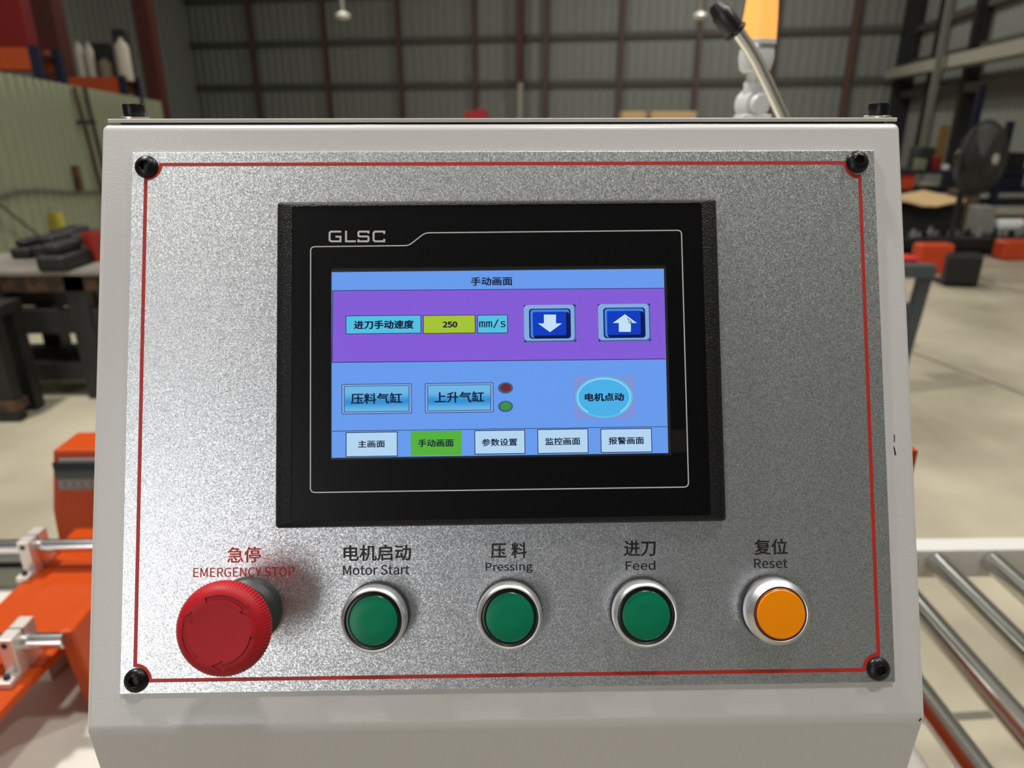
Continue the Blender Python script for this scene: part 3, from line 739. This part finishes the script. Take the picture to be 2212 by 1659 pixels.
# orange housing with a small meter
YH = YF + .14
hx0 = atY(113, 1040, YH).x; zt_ = atY(150, 972, YH).z; zm = atY(113, 1102, YH).z
hz = thing('gauge_housing', (hx0 + .09, YH + .06, ZT), 'orange upright housing with small digital meter beside the console', 'machine housing')
xb_ = hx0 + .03; HWd = .17
mb = MB(); poly4 = [(atY(113, 973, YH).x, zt_), (-.285, zt_), (-.285, ZT), (atY(131, 1190, YH).x + .012, ZT), (atY(124, 1163, YH).x, atY(124, 1163, YH).z), (atY(113, 1102, YH).x, zm)]
n = len(poly4); yb2 = YH + .075
mb.add([(x, YH, z) for x, z in poly4] + [(x, yb2, z) for x, z in poly4], [(i, (i + 1) % n, n + (i + 1) % n, n + i) for i in range(n)] + [tuple(range(n)), tuple(range(n, 2 * n))])
mb.build('casing', ORANGE, hz, bevel=.005)
m0 = atY(129, 989, YH); m1 = atY(129, 1056, YH); mx1 = m0.x + .085
ma = atY(129, 989, YH); mb_ = atY(130.5, 1056, YH)
met = MB().add([(ma.x, y, m0.z) if k == 0 else (mx1, y, m0.z) if k == 1 else (mx1, y, m1.z) if k == 2 else (mb_.x, y, m1.z) for y in (YH - .006, YH + .004) for k in range(4)],
               [(0, 1, 2, 3), (4, 5, 6, 7), (0, 1, 5, 4), (1, 2, 6, 5), (2, 3, 7, 6), (3, 0, 4, 7)]).build('meter', mat('meter_grey', (110, 106, 104), .45), hz, bevel=.0015)
zk = atY(129, 1031, YH).z; zt2 = atY(129, 996, YH).z
MB().box(mb_.x + .001, mx1 - .003, YH - .0066, YH - .005, zk, zt2).build('meter_window', mat('meter_window', (22, 34, 38), .12, spec=.6), met)
for k in range(5): MB().box(mb_.x + .003 + k * .0145, mb_.x + .014 + k * .0145, YH - .0072, YH - .005, m1.z + .005, zk - .004).build('meter_key', mat('meter_key', (122, 116, 114), .5), met, bevel=.0006)

# ================================================================== RIGHT: ROLLER CONVEYOR
ZR = atZ(2060, 1222, 0.614).z
rr0 = EYE + ray(2060, 1222) * 1.30; ZR = rr0.z
cv = thing('roller_conveyor', (1.1, .8, 0), 'steel roller conveyor with white frame right of the console', 'conveyor')
YR = rr0.y
xs_ = [atZ(2190, 1222, ZR).x, rr0.x, atZ(2100, 1412, ZR).x, atZ(2085, 1562, ZR).x]
sp = (xs_[0] - xs_[3]) / 3
xs_ = [xs_[3] - .032 + k * sp for k in range(-1, 8)]
RRd = .0195
yf0, yf1 = .02, YR + .018
for x in xs_:
    if x < .545: continue
    MB().tube([(x, yf0, ZR), (x, yf1 - .006, ZR)], RRd, 40).build('roller', STEEL, cv, 40)
p = atY(2000, 1168, yf1 + .0)
zrt = ZR + .024
def rail(y0, y1): return MB().box(.425, 2.4, y0, y1, ZR - .036, zrt).build('side_rail', WHITE_PAINT, cv, bevel=.002)
rail(yf1 - .004, yf1 + .036); rail(yf0 - .05, yf0)
xw = atZ(1990, 1612, ZR - .03).x
MB().box(xw - .045, xw - .004, yf0, yf1 - .004, ZR - .075, ZR - .035).build('cross_member', WHITE_PAINT, cv, bevel=.002)
for sx in (.42, 2.3):
    for sy in (yf0 - .046, yf1): MB().box(sx, sx + .045, sy, sy + .036, 0, ZR - .036).build('leg', WHITE_PAINT, cv)

# ================================================================== BACKGROUND, RIGHT
def px_box(mb, x0, y0, x1, y1, Y, depth, floor=False, mi=0):
    a = atY(x0, y0, Y); b_ = atY(x1, y1, Y)
    return mb.box(a.x, b_.x, Y, Y + depth, 0 if floor else b_.z, a.z, mi)
# grey steel trestle
g = atZ(1982, 852, 0); Yt = g.y; tz = atY(2000, 572, Yt).z; gx = atY(2006, 585, Yt).x
tr = thing('steel_trestle', (gx - .4, Yt + .3, 0), 'grey blue steel trestle frame on the floor right of the console', 'trestle')
MB().box(gx - .9, gx + .028, Yt - .02, Yt + .06, tz - .065, tz).build('top_rail', GREY_STEEL, tr, bevel=.004)
MB().box(gx - .9, gx + .028, Yt + .62, Yt + .70, tz - .065, tz).build('top_rail', GREY_STEEL, tr, bevel=.004)
for yy in (Yt, Yt + .64):
    for xx, dx in ((gx, -.04), (gx - .85, .0)):
        MB().add([(xx - .03 + dx * k, yy + j, z) for k, z in ((1, 0), (0, tz - .06)) for j in (0, .05) for _ in (0,)] + [(xx + .03 + dx * k - .01 * k, yy + j, z) for k, z in ((1, 0), (0, tz - .06)) for j in (0, .05)],
                 [(0, 1, 3, 2), (4, 5, 7, 6), (0, 1, 5, 4), (2, 3, 7, 6), (0, 2, 6, 4), (1, 3, 7, 5)]).build('leg', GREY_STEEL, tr)
MB().box(gx - .85, gx - .01, Yt + .005, Yt + .045, atY(1975, 682, Yt).z, atY(1975, 658, Yt).z).build('stretcher', GREY_STEEL, tr)
# red tool with black cable on the trestle
a = atY(1955, 545, Yt + .1)
MB().box(a.x - .15, a.x + .05, Yt + .05, Yt + .16, tz, tz + .03).build('pneumatic_tool', mat('red_tool', (190, 40, 40), .4), None, bevel=.012)
tag(bpy.data.objects['pneumatic_tool'], 'red tool lying on the grey trestle rail beside the console', 'tool')
# black drum box by the fan
dY = atZ(2090, 620, 0).y; a = atY(2048, 556, dY); b_ = atY(2150, 556, dY)
mb = MB(); wD = b_.x - a.x
mb.prism([(a.x, dY), (a.x + wD * .68, dY - .05), (b_.x, dY + .16), (b_.x - wD * .05, dY + .30), (a.x + wD * .3, dY + .24)], .03, a.z)
mb.box(a.x + .06, b_.x - .06, dY + .05, dY + .3, 0, .03)
tag(mb.build('waste_bin', [mat('bin_black', (20, 18, 18), .5)], None, bevel=.01), 'black box bin on the floor in front of the standing fan', 'bin')
# standing industrial fan
FY = dY + .75; fc = atY(2119, 343, FY); fr = abs(atY(2119 + 77, 343, FY).x - fc.x)
fan = thing('pedestal_fan', (fc.x, FY, 0), 'dark standing industrial fan with round wire cage', 'fan')
GU = mat('fan_wire', (44, 42, 38), .6)
Mf = Matrix.Translation(fc) @ Matrix.Rotation(radians(27), 4, 'Z') @ Matrix.Rotation(radians(90), 4, 'X')
cage = MB()
def ring(rad_, z_, rt=.004, n=48, mb=None):
    lp = []
    for i in range(n):
        th = 2 * pi * i / n; c = Vector((rad_ * cos(th), rad_ * sin(th), z_)); e = Vector((cos(th), sin(th), 0))
        lp.append([c + e * rt, c + Vector((0, 0, rt)), c - e * rt, c - Vector((0, 0, rt))])
    b0 = len(mb.v); mb.add([p for l in lp for p in l], [], 0, Mf)
    for i in range(n):
        for k in range(4): mb.f.append([b0 + i * 4 + k, b0 + i * 4 + (k + 1) % 4, b0 + ((i + 1) % n) * 4 + (k + 1) % 4, b0 + ((i + 1) % n) * 4 + k]); mb.mi.append(0)
def bulge(q): return .13 * sqrt(max(0, 1 - q ** 2 * .92))
ring(fr, 0, .010, mb=cage)
for k in range(1, 13): ring(fr * k / 13, bulge(k / 13), .0035, mb=cage); 
for k in range(60):
    th = 2 * pi * k / 60
    for sgn in (1, -1):
        cage.tube([Mf @ Vector((fr * q * cos(th), fr * q * sin(th), sgn * bulge(q) if q < .999 else 0)) for q in (.12, .4, .65, .85, 1.0)], .0042, 4)
cage.build('cage', GU, fan)
bl = MB()
for k in range(3):
    th = 2 * pi * k / 3 + .5; lpA = []
    for q, half, tw in ((.12, .06, .5), (.45, .14, .4), (.8, .16, .25), (.92, .10, .2)):
        c = Vector((cos(th), sin(th), 0)) * fr * q; s_ = Vector((-sin(th), cos(th), 0)) * half
        lpA.append([c + s_ + Vector((0, 0, tw * half)), c - s_ - Vector((0, 0, tw * half)), c - s_ - Vector((0, 0, tw * half - .006)), c + s_ + Vector((0, 0, tw * half + .006))])
    bl.loops(lpA, 0, Mf, True, True)
bl.build('blades', mat('fan_blade', (60, 58, 52), .4), fan)
MB().lathe([(.07, -.22), (.085, -.18), (.085, -.06), (.04, -.03), (.04, .06), (.03, .07)], 32, 0, Mf, True, True).build('motor', mat('fan_motor', (38, 36, 34), .4), fan, 40)
MB().lathe([(.05, .128), (.05, .14), (.03, .146)], 24, 0, Mf, True, True).build('badge', mat('fan_badge', (170, 166, 156), .35), fan, 40)
MB().tube([(fc.x - .03, FY + .14, .05), (fc.x - .03, FY + .14, fc.z - .02)], .03, 16).build('pole', BLACK, fan, 40)
MB().lathe([(.20, 0), (.20, .03), (.10, .06), (.04, .09)], 32, 0, Matrix.Translation((fc.x - .03, FY + .14, 0)), True, True).build('base', BLACK, fan, 40)

# parts bench behind the fan: black bench carrying metal parts
BY = 7.6
bt = atY(2080, 516, BY).z
bx0, bx1 = atY(1900, 516, BY).x, atY(2330, 516, BY).x
bn = thing('parts_bench', ((bx0 + bx1) / 2, BY + .3, 0), 'low black bench loaded with machine parts behind the fan', 'bench')
MB().box(bx0, bx1, BY, BY + .6, bt - .10, bt).build('top', BLACK, bn, bevel=.005)
for xx in (bx0 + .1, (bx0 + bx1) / 2, bx1 - .16):
    for yy in (BY + .03, BY + .5): MB().box(xx, xx + .06, yy, yy + .06, 0, bt - .1).build('leg', BLACK, bn)
METAL = mat('bare_metal', (150, 148, 142), .35, .45)
rnd = random.Random(3)
k = 0
for xx in [1958 + 15 * i for i in range(9)] + [2105 + 15 * i for i in range(9)]:
    p = atY(xx, 505, BY + .12); h_ = rnd.uniform(.04, .11); r_ = rnd.uniform(.022, .034); ob = MB()
    M = Matrix.Translation((p.x, BY + .15 + rnd.uniform(-.04, .1), bt))
    ob.lathe([(r_, 0), (r_, h_ * .5), (r_ * .7, h_ * .55), (r_ * .7, h_), (r_ * .4, h_ + .004)], 16, 0, M, True, True)
    tag(ob.build('metal_fitting', METAL if k % 3 else BOLT, None, 40), 'small turned metal part among the row on the black bench', 'metal part', 'turned metal parts on the bench'); k += 1
def simple(name, label, cat, x0, y0, x1, y1, Y, depth, mt, floor=False, bevel=.01, group=None, sit=None):
    mb = MB(); a = atY(x0, y0, Y); b_ = atY(x1, y1, Y); z0 = 0 if floor else (sit if sit is not None else b_.z)
    mb.box(a.x, b_.x, Y, Y + depth, z0, a.z)
    return tag(mb.build(name, mt, None, bevel=bevel), label, cat, group)
# white bottle-like cylinder and grey box on the bench
p0 = atY(2160, 470, BY + .44); p1 = atY(2206, 474, BY + .44); r_ = .075
wr = thing('white_roll', (p0.x, BY + .44, bt), 'white cylinder with orange end lying on the bench at right', 'roll')
MB().tube([(p0.x - .05, BY + .44, bt + r_), (p1.x, BY + .44, bt + r_)], r_, 24).build('body', WHITE_PLASTIC, wr, 40)
MB().tube([(p1.x, BY + .44, bt + r_), (p1.x + .14, BY + .44, bt + r_)], r_ * 1.05, 24).build('end_cap', ORANGE_OLD, wr, 40)
simple('grey_box', 'pale grey box standing on the bench behind the fan pole', 'box', 2118, 447, 2148, 480, BY + .32, .2, mat('pale_grey_box', (128, 128, 122), .5), sit=bt)
# orange castings on the floor
simple('orange_casting', 'orange painted machine casting on the floor beside the black bin', 'machine part', 1990, 528, 2053, 592, atZ(2020, 592, 0).y, .15, ORANGE_OLD, True, .03)
simple('orange_casting', 'orange painted machine casting at the right edge below the bench', 'machine part', 2174, 522, 2290, 562, atZ(2200, 563, 0).y, .2, ORANGE_OLD, True, .03)
# cardboard sheet on a dark crate
cy_ = 8.6
simple('dark_crate', 'tall dark crate carrying a bent cardboard sheet', 'crate', 1900, 444, 2070, 520, cy_, .8, mat('dark_crate', (26, 26, 28), .6), True)
zc = atY(2000, 444, cy_).z; mb = MB(); xs2 = [atY(x, 430, cy_ - .05).x for x in (1900, 1950, 1985, 2015, 2045, 2076)]
hs = [.07, .05, .0, -.005, .03, .06]
mb.add([(x, y, zc + .02 + h_ + (.0 if y < cy_ + .3 else .03)) for y in (cy_ - .15, cy_ + .75) for x, h_ in zip(xs2, hs)] + [(x, y, zc + .005 + h_ + (.0 if y < cy_ + .3 else .03)) for y in (cy_ - .15, cy_ + .75) for x, h_ in zip(xs2, hs)],
       [(i, i + 1, 7 + i, 6 + i) for i in range(5)] + [(12 + i, 13 + i, 19 + i, 18 + i) for i in range(5)] + [(i, i + 1, 13 + i, 12 + i) for i in range(5)] + [(0, 6, 18, 12), (5, 11, 23, 17)] + [(6 + i, 7 + i, 19 + i, 18 + i) for i in range(5)])
tag(mb.build('cardboard_sheet', CARD, None), 'bent tan cardboard sheet lying on the dark crate', 'cardboard')
simple('brown_carton', 'small brown carton on the crate left of the fan pole', 'box', 2080, 412, 2112, 455, 8.9, .3, mat('brown_carton', (92, 72, 50), .7), True)
# blue shelving along the right wall with bins
SY = 10.5
sh = thing('storage_shelf', (atY(2080, 400, SY).x, SY + .3, 0), 'blue steel storage shelf along the right wall behind the fan', 'shelf')
sx0, sx1 = atY(1930, 300, SY).x, atY(2330, 300, SY).x
zshelf = [atY(2050, y, SY).z for y in (368, 410)]
for xx in (sx0, atY(2093, 300, SY).x, atY(2170, 300, SY).x, sx1):
    MB().box(xx, xx + .09, SY - .02, SY + .05, 0, atY(2100, 262 if xx != atY(2093, 300, SY).x else 182, SY).z).build('upright', BLUE_RACK, sh)
for z in zshelf + [.25]: MB().box(sx0, sx1, SY, SY + .7, z - .05, z).build('shelf_board', mat('shelf_dark', (22, 26, 44), .5), sh)
def on_shelf(name, label, cat, x0, y0, x1, z, mt, dy=.05, depth=.3):
    a = atY(x0, y0, SY + dy); b_ = atY(x1, y0, SY + dy)
    return tag(MB().box(a.x, b_.x, SY + dy, SY + dy + depth, z, max(a.z, z + .03)).build(name, mt, None, bevel=.01), label, cat)
on_shelf('wooden_panel', 'brown board standing upright on the blue shelf', 'board', 2033, 270, 2053, zshelf[0], mat('brown_board', (120, 92, 48), .6), .3, .05)
on_shelf('red_canister', 'dark red canister on the blue shelf left of the fan', 'canister', 2023, 338, 2036, zshelf[0], RED_DULL, .07, .1)
on_shelf('white_tray', 'white tray on the blue shelf touching the fan cage', 'tray', 2038, 356, 2052, zshelf[0], WHITE_PLASTIC, .07, .1)
on_shelf('pale_jar', 'pale jar at the left end of the blue shelf', 'jar', 1984, 344, 2004, zshelf[0], mat('pale_jar', (120, 120, 96), .5), .07, .12)
on_shelf('dark_toolbox', 'dark grey toolbox on the blue shelf right of the console', 'toolbox', 1990, 318, 2022, zshelf[0], mat('dark_toolbox', (40, 44, 44), .5), .25)
on_shelf('orange_crate', 'small orange crate on the lower shelf next to the console edge', 'crate', 1952, 372, 1979, zshelf[1], mat('orange_crate', (210, 72, 22), .5), .07)
on_shelf('black_motor', 'black motor on the blue shelf right of the fan', 'motor', 2180, 330, 2220, zshelf[0], BLACK, .07)
on_shelf('blue_bin', 'dark blue bin on the lower blue shelf', 'bin', 2150, 376, 2215, zshelf[1], BLUE_RACK, .07)

# red crate and pale board far behind the lid
simple('red_crate', 'small red crate far behind the middle of the lid', 'crate', 1003, 241, 1050, 300, 16, .5, mat('red_crate', (178, 22, 34), .5), True)
simple('red_carton', 'taller red carton behind the red crate above the lid', 'carton', 1026, 236, 1053, 300, 16.6, .4, mat('red_carton', (170, 18, 30), .5), True)
simple('pale_crate', 'pale tan crate far away just above the lid', 'crate', 1408, 241, 1500, 300, 17, .5, CARD, True)
simple('pale_crate', 'small pale tan crate far left of the larger one above the lid', 'crate', 1345, 241, 1392, 300, 17, .5, CARD, True)

# pendant hooks with bright ends
for px in (741, 1512):
    p = atY(px, 34, 15.5); h = thing('pendant_hook', (p.x, p.y, p.z), 'thin pendant rod with shiny end hanging above the %s' % ('left half of the lid' if px < 1000 else 'right half, beside the signal lamp'), 'pendant', 'pendant rods')
    MB().tube([(p.x, p.y, p.z + .05), (p.x, p.y, ZC)], .045, 12).build('rod', mat('pendant_rod', (170, 168, 156), .4, .4), h, 40)
    MB().lathe([(.02, -.08), (.12, -.06), (.15, 0), (.10, .05), (.04, .08)], 20, 0, Matrix.Translation(p), True, True).build('end_disc', mat('pendant_end', (226, 224, 214), .15, .3), h, 40)

# ================================================================== BACKGROUND, LEFT
ZG = 1.74
ga, gb = atZ(0, 156, ZG), atZ(346, 219, ZG)
gd = (gb - ga).normalized(); g0 = ga - gd * 3.5; g1 = ga + gd * ((gb - ga).length)
gn = Vector((gd.y, -gd.x, 0))
mb = MB(); n = 0; Lg = (g1 - g0).length; k = 0; pts = []
while k < Lg:
    for s_, h_ in ((0, 0), (.20, 0), (.205, .012), (.24, .012), (.245, 0)):
        pts.append(g0 + gd * min(Lg, k + s_) + gn * h_)
    k += .25
n = len(pts)
mb.add([(p.x, p.y, 0) for p in pts] + [(p.x, p.y, ZG) for p in pts] + [tuple(Vector((p.x, p.y, 0)) - gn * .06) for p in pts] + [tuple(Vector((p.x, p.y, ZG)) - gn * .06) for p in pts],
       [(i, i + 1, n + i + 1, n + i) for i in range(n - 1)] + [(2 * n + i, 2 * n + i + 1, 3 * n + i + 1, 3 * n + i) for i in range(n - 1)] + [(n + i, n + i + 1, 3 * n + i + 1, 3 * n + i) for i in range(n - 1)] + [(0, n, 3 * n, 2 * n), (n - 1, 2 * n - 1, 4 * n - 1, 3 * n - 1)])
tag(mb.build('partition_wall', GREEN_PANEL, None), 'low pale green ribbed partition at left behind the workbench', 'partition')
def on_part(px, py, off=.02):
    o_ = ga + gn * off; d = ray(px, py); return EYE + d * ((o_ - EYE).dot(gn) / d.dot(gn))
# two conduits leaning on the partition
for i, ((x0, y0), (x1, y1)) in enumerate((((160, 188), (222, 420)), ((182, 186), (232, 400)))):
    a, b_ = on_part(x0, y0, .04), on_part(x1, y1, .06); b2 = a + (b_ - a) * (a.z / (a.z - b_.z)); b2.z = 0.0
    tag(MB().tube([a, b2], .022, 10).build('conduit_pole', mat('conduit_brown', (60, 44, 30), .5) if i == 0 else DARK_STEEL, None, 40),
        'brown pole leaning against the green partition' if i == 0 else 'dark pole leaning on the partition right of the brown one', 'pole')
a = on_part(165, 385, .03); tag(MB().box(a.x - .05, a.x + .05, a.y - .05, a.y + .01, a.z - .12, a.z + .12).build('wall_bracket', RUSTY), 'small rusty bracket fixed low on the green partition', 'bracket')
a = on_part(182, 264, .06); tag(MB().box(a.x - .14, a.x + .14, a.y - .07, a.y - .03, a.z - .02, a.z + .02).build('pipe_clamp', DARK_STEEL), 'dark clamp joining the two leaning poles', 'clamp')
# cable along the partition
pts = [on_part(x, y, .03) for x, y in ((-60, 440), (0, 426), (40, 414), (90, 412), (150, 416), (215, 415))]
tag(MB().tube(pts, .012, 8).build('cable', mat('grey_cable', (66, 72, 60), .5), None, 40), 'grey cable strung along the green partition above the workbench', 'cable')
pts = [on_part(x, y, .08) for x, y in ((-40, 428), (0, 442), (35, 470), (70, 498), (90, 515))]
tag(MB().tube(pts, .010, 8).build('cable', mat('grey_cable', (66, 72, 60), .5), None, 40), 'drooping grey cable on the partition running down to the workbench', 'cable')
# steel workbench with plate top
WY = 3.55; wz = atY(100, 587, WY).z; wx1 = atY(213, 587, WY).x; wx0 = atY(-160, 587, WY).x; wd = atZ(120, 546, wz).y - WY
wb = thing('steel_workbench', ((wx0 + wx1) / 2, WY + wd / 2, 0), 'heavy dark steel workbench with pale plate top at left', 'workbench')
MB().box(wx0, wx1 + .25, WY, WY + wd, wz - .02, wz).build('plate_top', mat('worn_plate', (150, 144, 134), .45, .3, noise=(2.5, (118, 112, 104), 5, .35, .65)), wb)
MB().box(wx0, wx1 + .22, WY + .02, WY + .08, wz - .11, wz - .02).build('front_beam', RUSTY, wb, bevel=.006)
zr1, zr2 = atY(100, 672, WY).z, atY(100, 725, WY).z
MB().box(wx0, wx1 + .1, WY + .03, WY + .09, zr2, zr1).build('lower_beam', DARK_STEEL, wb, bevel=.004)
MB().box(wx0 + .1, atY(88, 640, WY).x, WY + .12, WY + .8, zr1, wz - .11).build('drawer', BLACK, wb)
MB().box(atY(92, 640, WY).x, atY(185, 640, WY).x, WY + .10, WY + .7, zr1, wz - .11).build('drawer', DARK_STEEL, wb)
for xx in (atY(15, 700, WY).x - .05, atY(184, 750, WY).x): 
    for yy in (WY + .02, WY + wd - .15): MB().box(xx - .05, xx + .05, yy, yy + .1, 0, wz - .02).build('leg', DARK_STEEL, wb)
MB().box(wx0, wx1 + .1, WY + .05, WY + .13, .10, .19).build('stretcher', DARK_STEEL, wb)
MB().box(wx0, wx1 + .1, WY + wd - .2, WY + wd - .12, .10, .19).build('stretcher', DARK_STEEL, wb)
# lower trestle in front with a rusty foot rail
q0 = atZ(28, 912, 0)
lt = thing('low_trestle', (q0.x - .4, q0.y + .3, 0), 'low dark steel trestle at the left edge before the workbench', 'trestle')
zlt = atY(10, 690, q0.y).z
for yy in (q0.y, q0.y + .15):
    MB().box(q0.x - .06, q0.x + .03, yy, yy + .07, 0, zlt).build('leg', DARK_STEEL, lt)
    MB().box(q0.x - .9, q0.x - .82, yy, yy + .07, 0, zlt).build('leg', DARK_STEEL, lt)
MB().box(q0.x - .9, q0.x + .04, q0.y - .01, q0.y + .09, atY(20, 888, q0.y).z, atY(20, 868, q0.y).z).build('foot_rail', RUSTY, lt)
MB().box(q0.x - .9, q0.x + .04, q0.y, q0.y + .22, zlt, zlt + .05).build('top_frame', DARK_STEEL, lt)
# dark parts heaped on the bench
rnd = random.Random(11); wy = WY + wd * .62
for i, (x0, y0, x1, lab) in enumerate(((12, 520, 56, 'black block at the left end of the heap on the workbench'), (58, 512, 120, 'black ridged casting in the middle of the workbench heap'), (85, 498, 160, 'tall black casting at the back of the workbench heap'), (128, 508, 198, 'black casting at the right end of the workbench heap'), (66, 530, 130, 'low dark bar lying in front of the workbench heap'))):
    yy = wy + (.35 if i == 2 else (-.36 if i == 4 else 0)); a = atY(x0, y0, yy); b_ = atY(x1, y0, yy); mb = MB(); h_ = max(.06, a.z - wz)
    mb.box(a.x, b_.x, yy, yy + .3, wz, wz + h_ * .6); mb.box(a.x + (b_.x - a.x) * .15, a.x + (b_.x - a.x) * .8, yy + .03, yy + .25, wz + h_ * .6, wz + h_)
    tag(mb.build('black_casting', BLACK, None, bevel=.02), lab, 'machine part', 'black castings on the workbench')
a = on_part(113, 482, .015)
tag(MB().box(a.x - .11, a.x + .11, a.y - .02, a.y, a.z - .10, a.z + .09).build('notice_sheet', YELLOW), 'yellow paper notice on the green partition above the workbench', 'notice')
a = atY(172, 472, WY + wd - .25)
rb = MB().lathe([(.05, 0), (.068, .15), (.065, .15), (.05, .012)], 24, 0, Matrix.Translation((atY(200, 480, WY + wd - .25).x, WY + wd - .25, wz)), True, False)
tag(rb.build('red_bucket', mat('red_bucket', (150, 40, 26), .5), None, 40), 'dark red bucket on the workbench next to the console', 'bucket')
# racks beyond the partition
def rack(x0, x1, ybm, Y, label, hb=.12, up_to=-60):
    zb_ = atY((x0 + x1) / 2, ybm, Y).z; a = atY(x0, ybm, Y).x; b_ = atY(x1, ybm, Y).x
    r_ = thing('pallet_rack', ((a + b_) / 2, Y + .5, 0), label, 'rack')
    for yy in (Y, Y + .45):
        MB().box(a, b_, yy, yy + .06, zb_ - hb, zb_ + hb * .4).build('beam', mat('orange_beam', (170, 68, 20), .5), r_)
        for xx in (a, b_): MB().box(xx - .05, xx + .05, yy - .01, yy + .08, 0, zb_ + hb * .4 + .02).build('upright', BLUE_RACK, r_)
    MB().box(a, b_, Y + .06, Y + .45, zb_ - .02, zb_ + .02).build('deck', DARK_STEEL, r_)
    return zb_ + .02, a, b_
z1, ra, rbx = rack(-220, 72, 116, 9.2, 'orange beamed pallet rack beyond the partition at the left edge', .17)
simple('red_cabinet', 'large dark red cabinet standing on the left pallet rack', 'cabinet', -90, -90, 44, 0, 9.3, .18, mat('cabinet_red', (110, 9, 10), .5), sit=z1 + .01)
z2, rc, rd_ = rack(134, 262, 176, 12.0, 'orange beamed pallet rack behind the partition, right of the red column', .16, 120)
for i, (x0, y0, x1, mt, lab) in enumerate(((152, 88, 170, mat('cream_can', (170, 164, 146), .5), 'cream canister at the left of the rack shelf'), (174, 90, 192, mat('cream_can', (170, 164, 146), .5), 'second cream canister from the left on the rack'), (203, 125, 232, mat('tan_box', (120, 108, 88), .6), 'low tan container in the middle of the rack'), (237, 80, 266, mat('cream_can2', (186, 178, 158), .5), 'tall cream canister at the right of the rack'))):
    yy = 12.12; a = atY(x0, y0, yy); b_ = atY(x1, y0, yy); r_ = (b_.x - a.x) / 2; h_ = a.z - z2
    o = MB().lathe([(r_, 0), (r_, h_ * .8), (r_ * .6, h_ * .9), (r_ * .35, h_ * .92), (r_ * .35, h_)], 20, 0, Matrix.Translation(((a.x + b_.x) / 2, yy + r_, z2)), True, True).build('canister', mt, None, 40)
    tag(o, lab, 'canister', 'canisters on the rack')
for x0, y0, x1, lab in ((192, 92, 234, 'black motor between the canisters on the rack'), (238, 62, 268, 'black box behind the tall cream canister on the rack')):
    yy = 12.32; a = atY(x0, y0, yy); b_ = atY(x1, y0, yy)
    tag(MB().box(a.x, b_.x, yy, yy + .12, z2, a.z).build('black_motor', BLACK, None, bevel=.03), lab, 'motor')
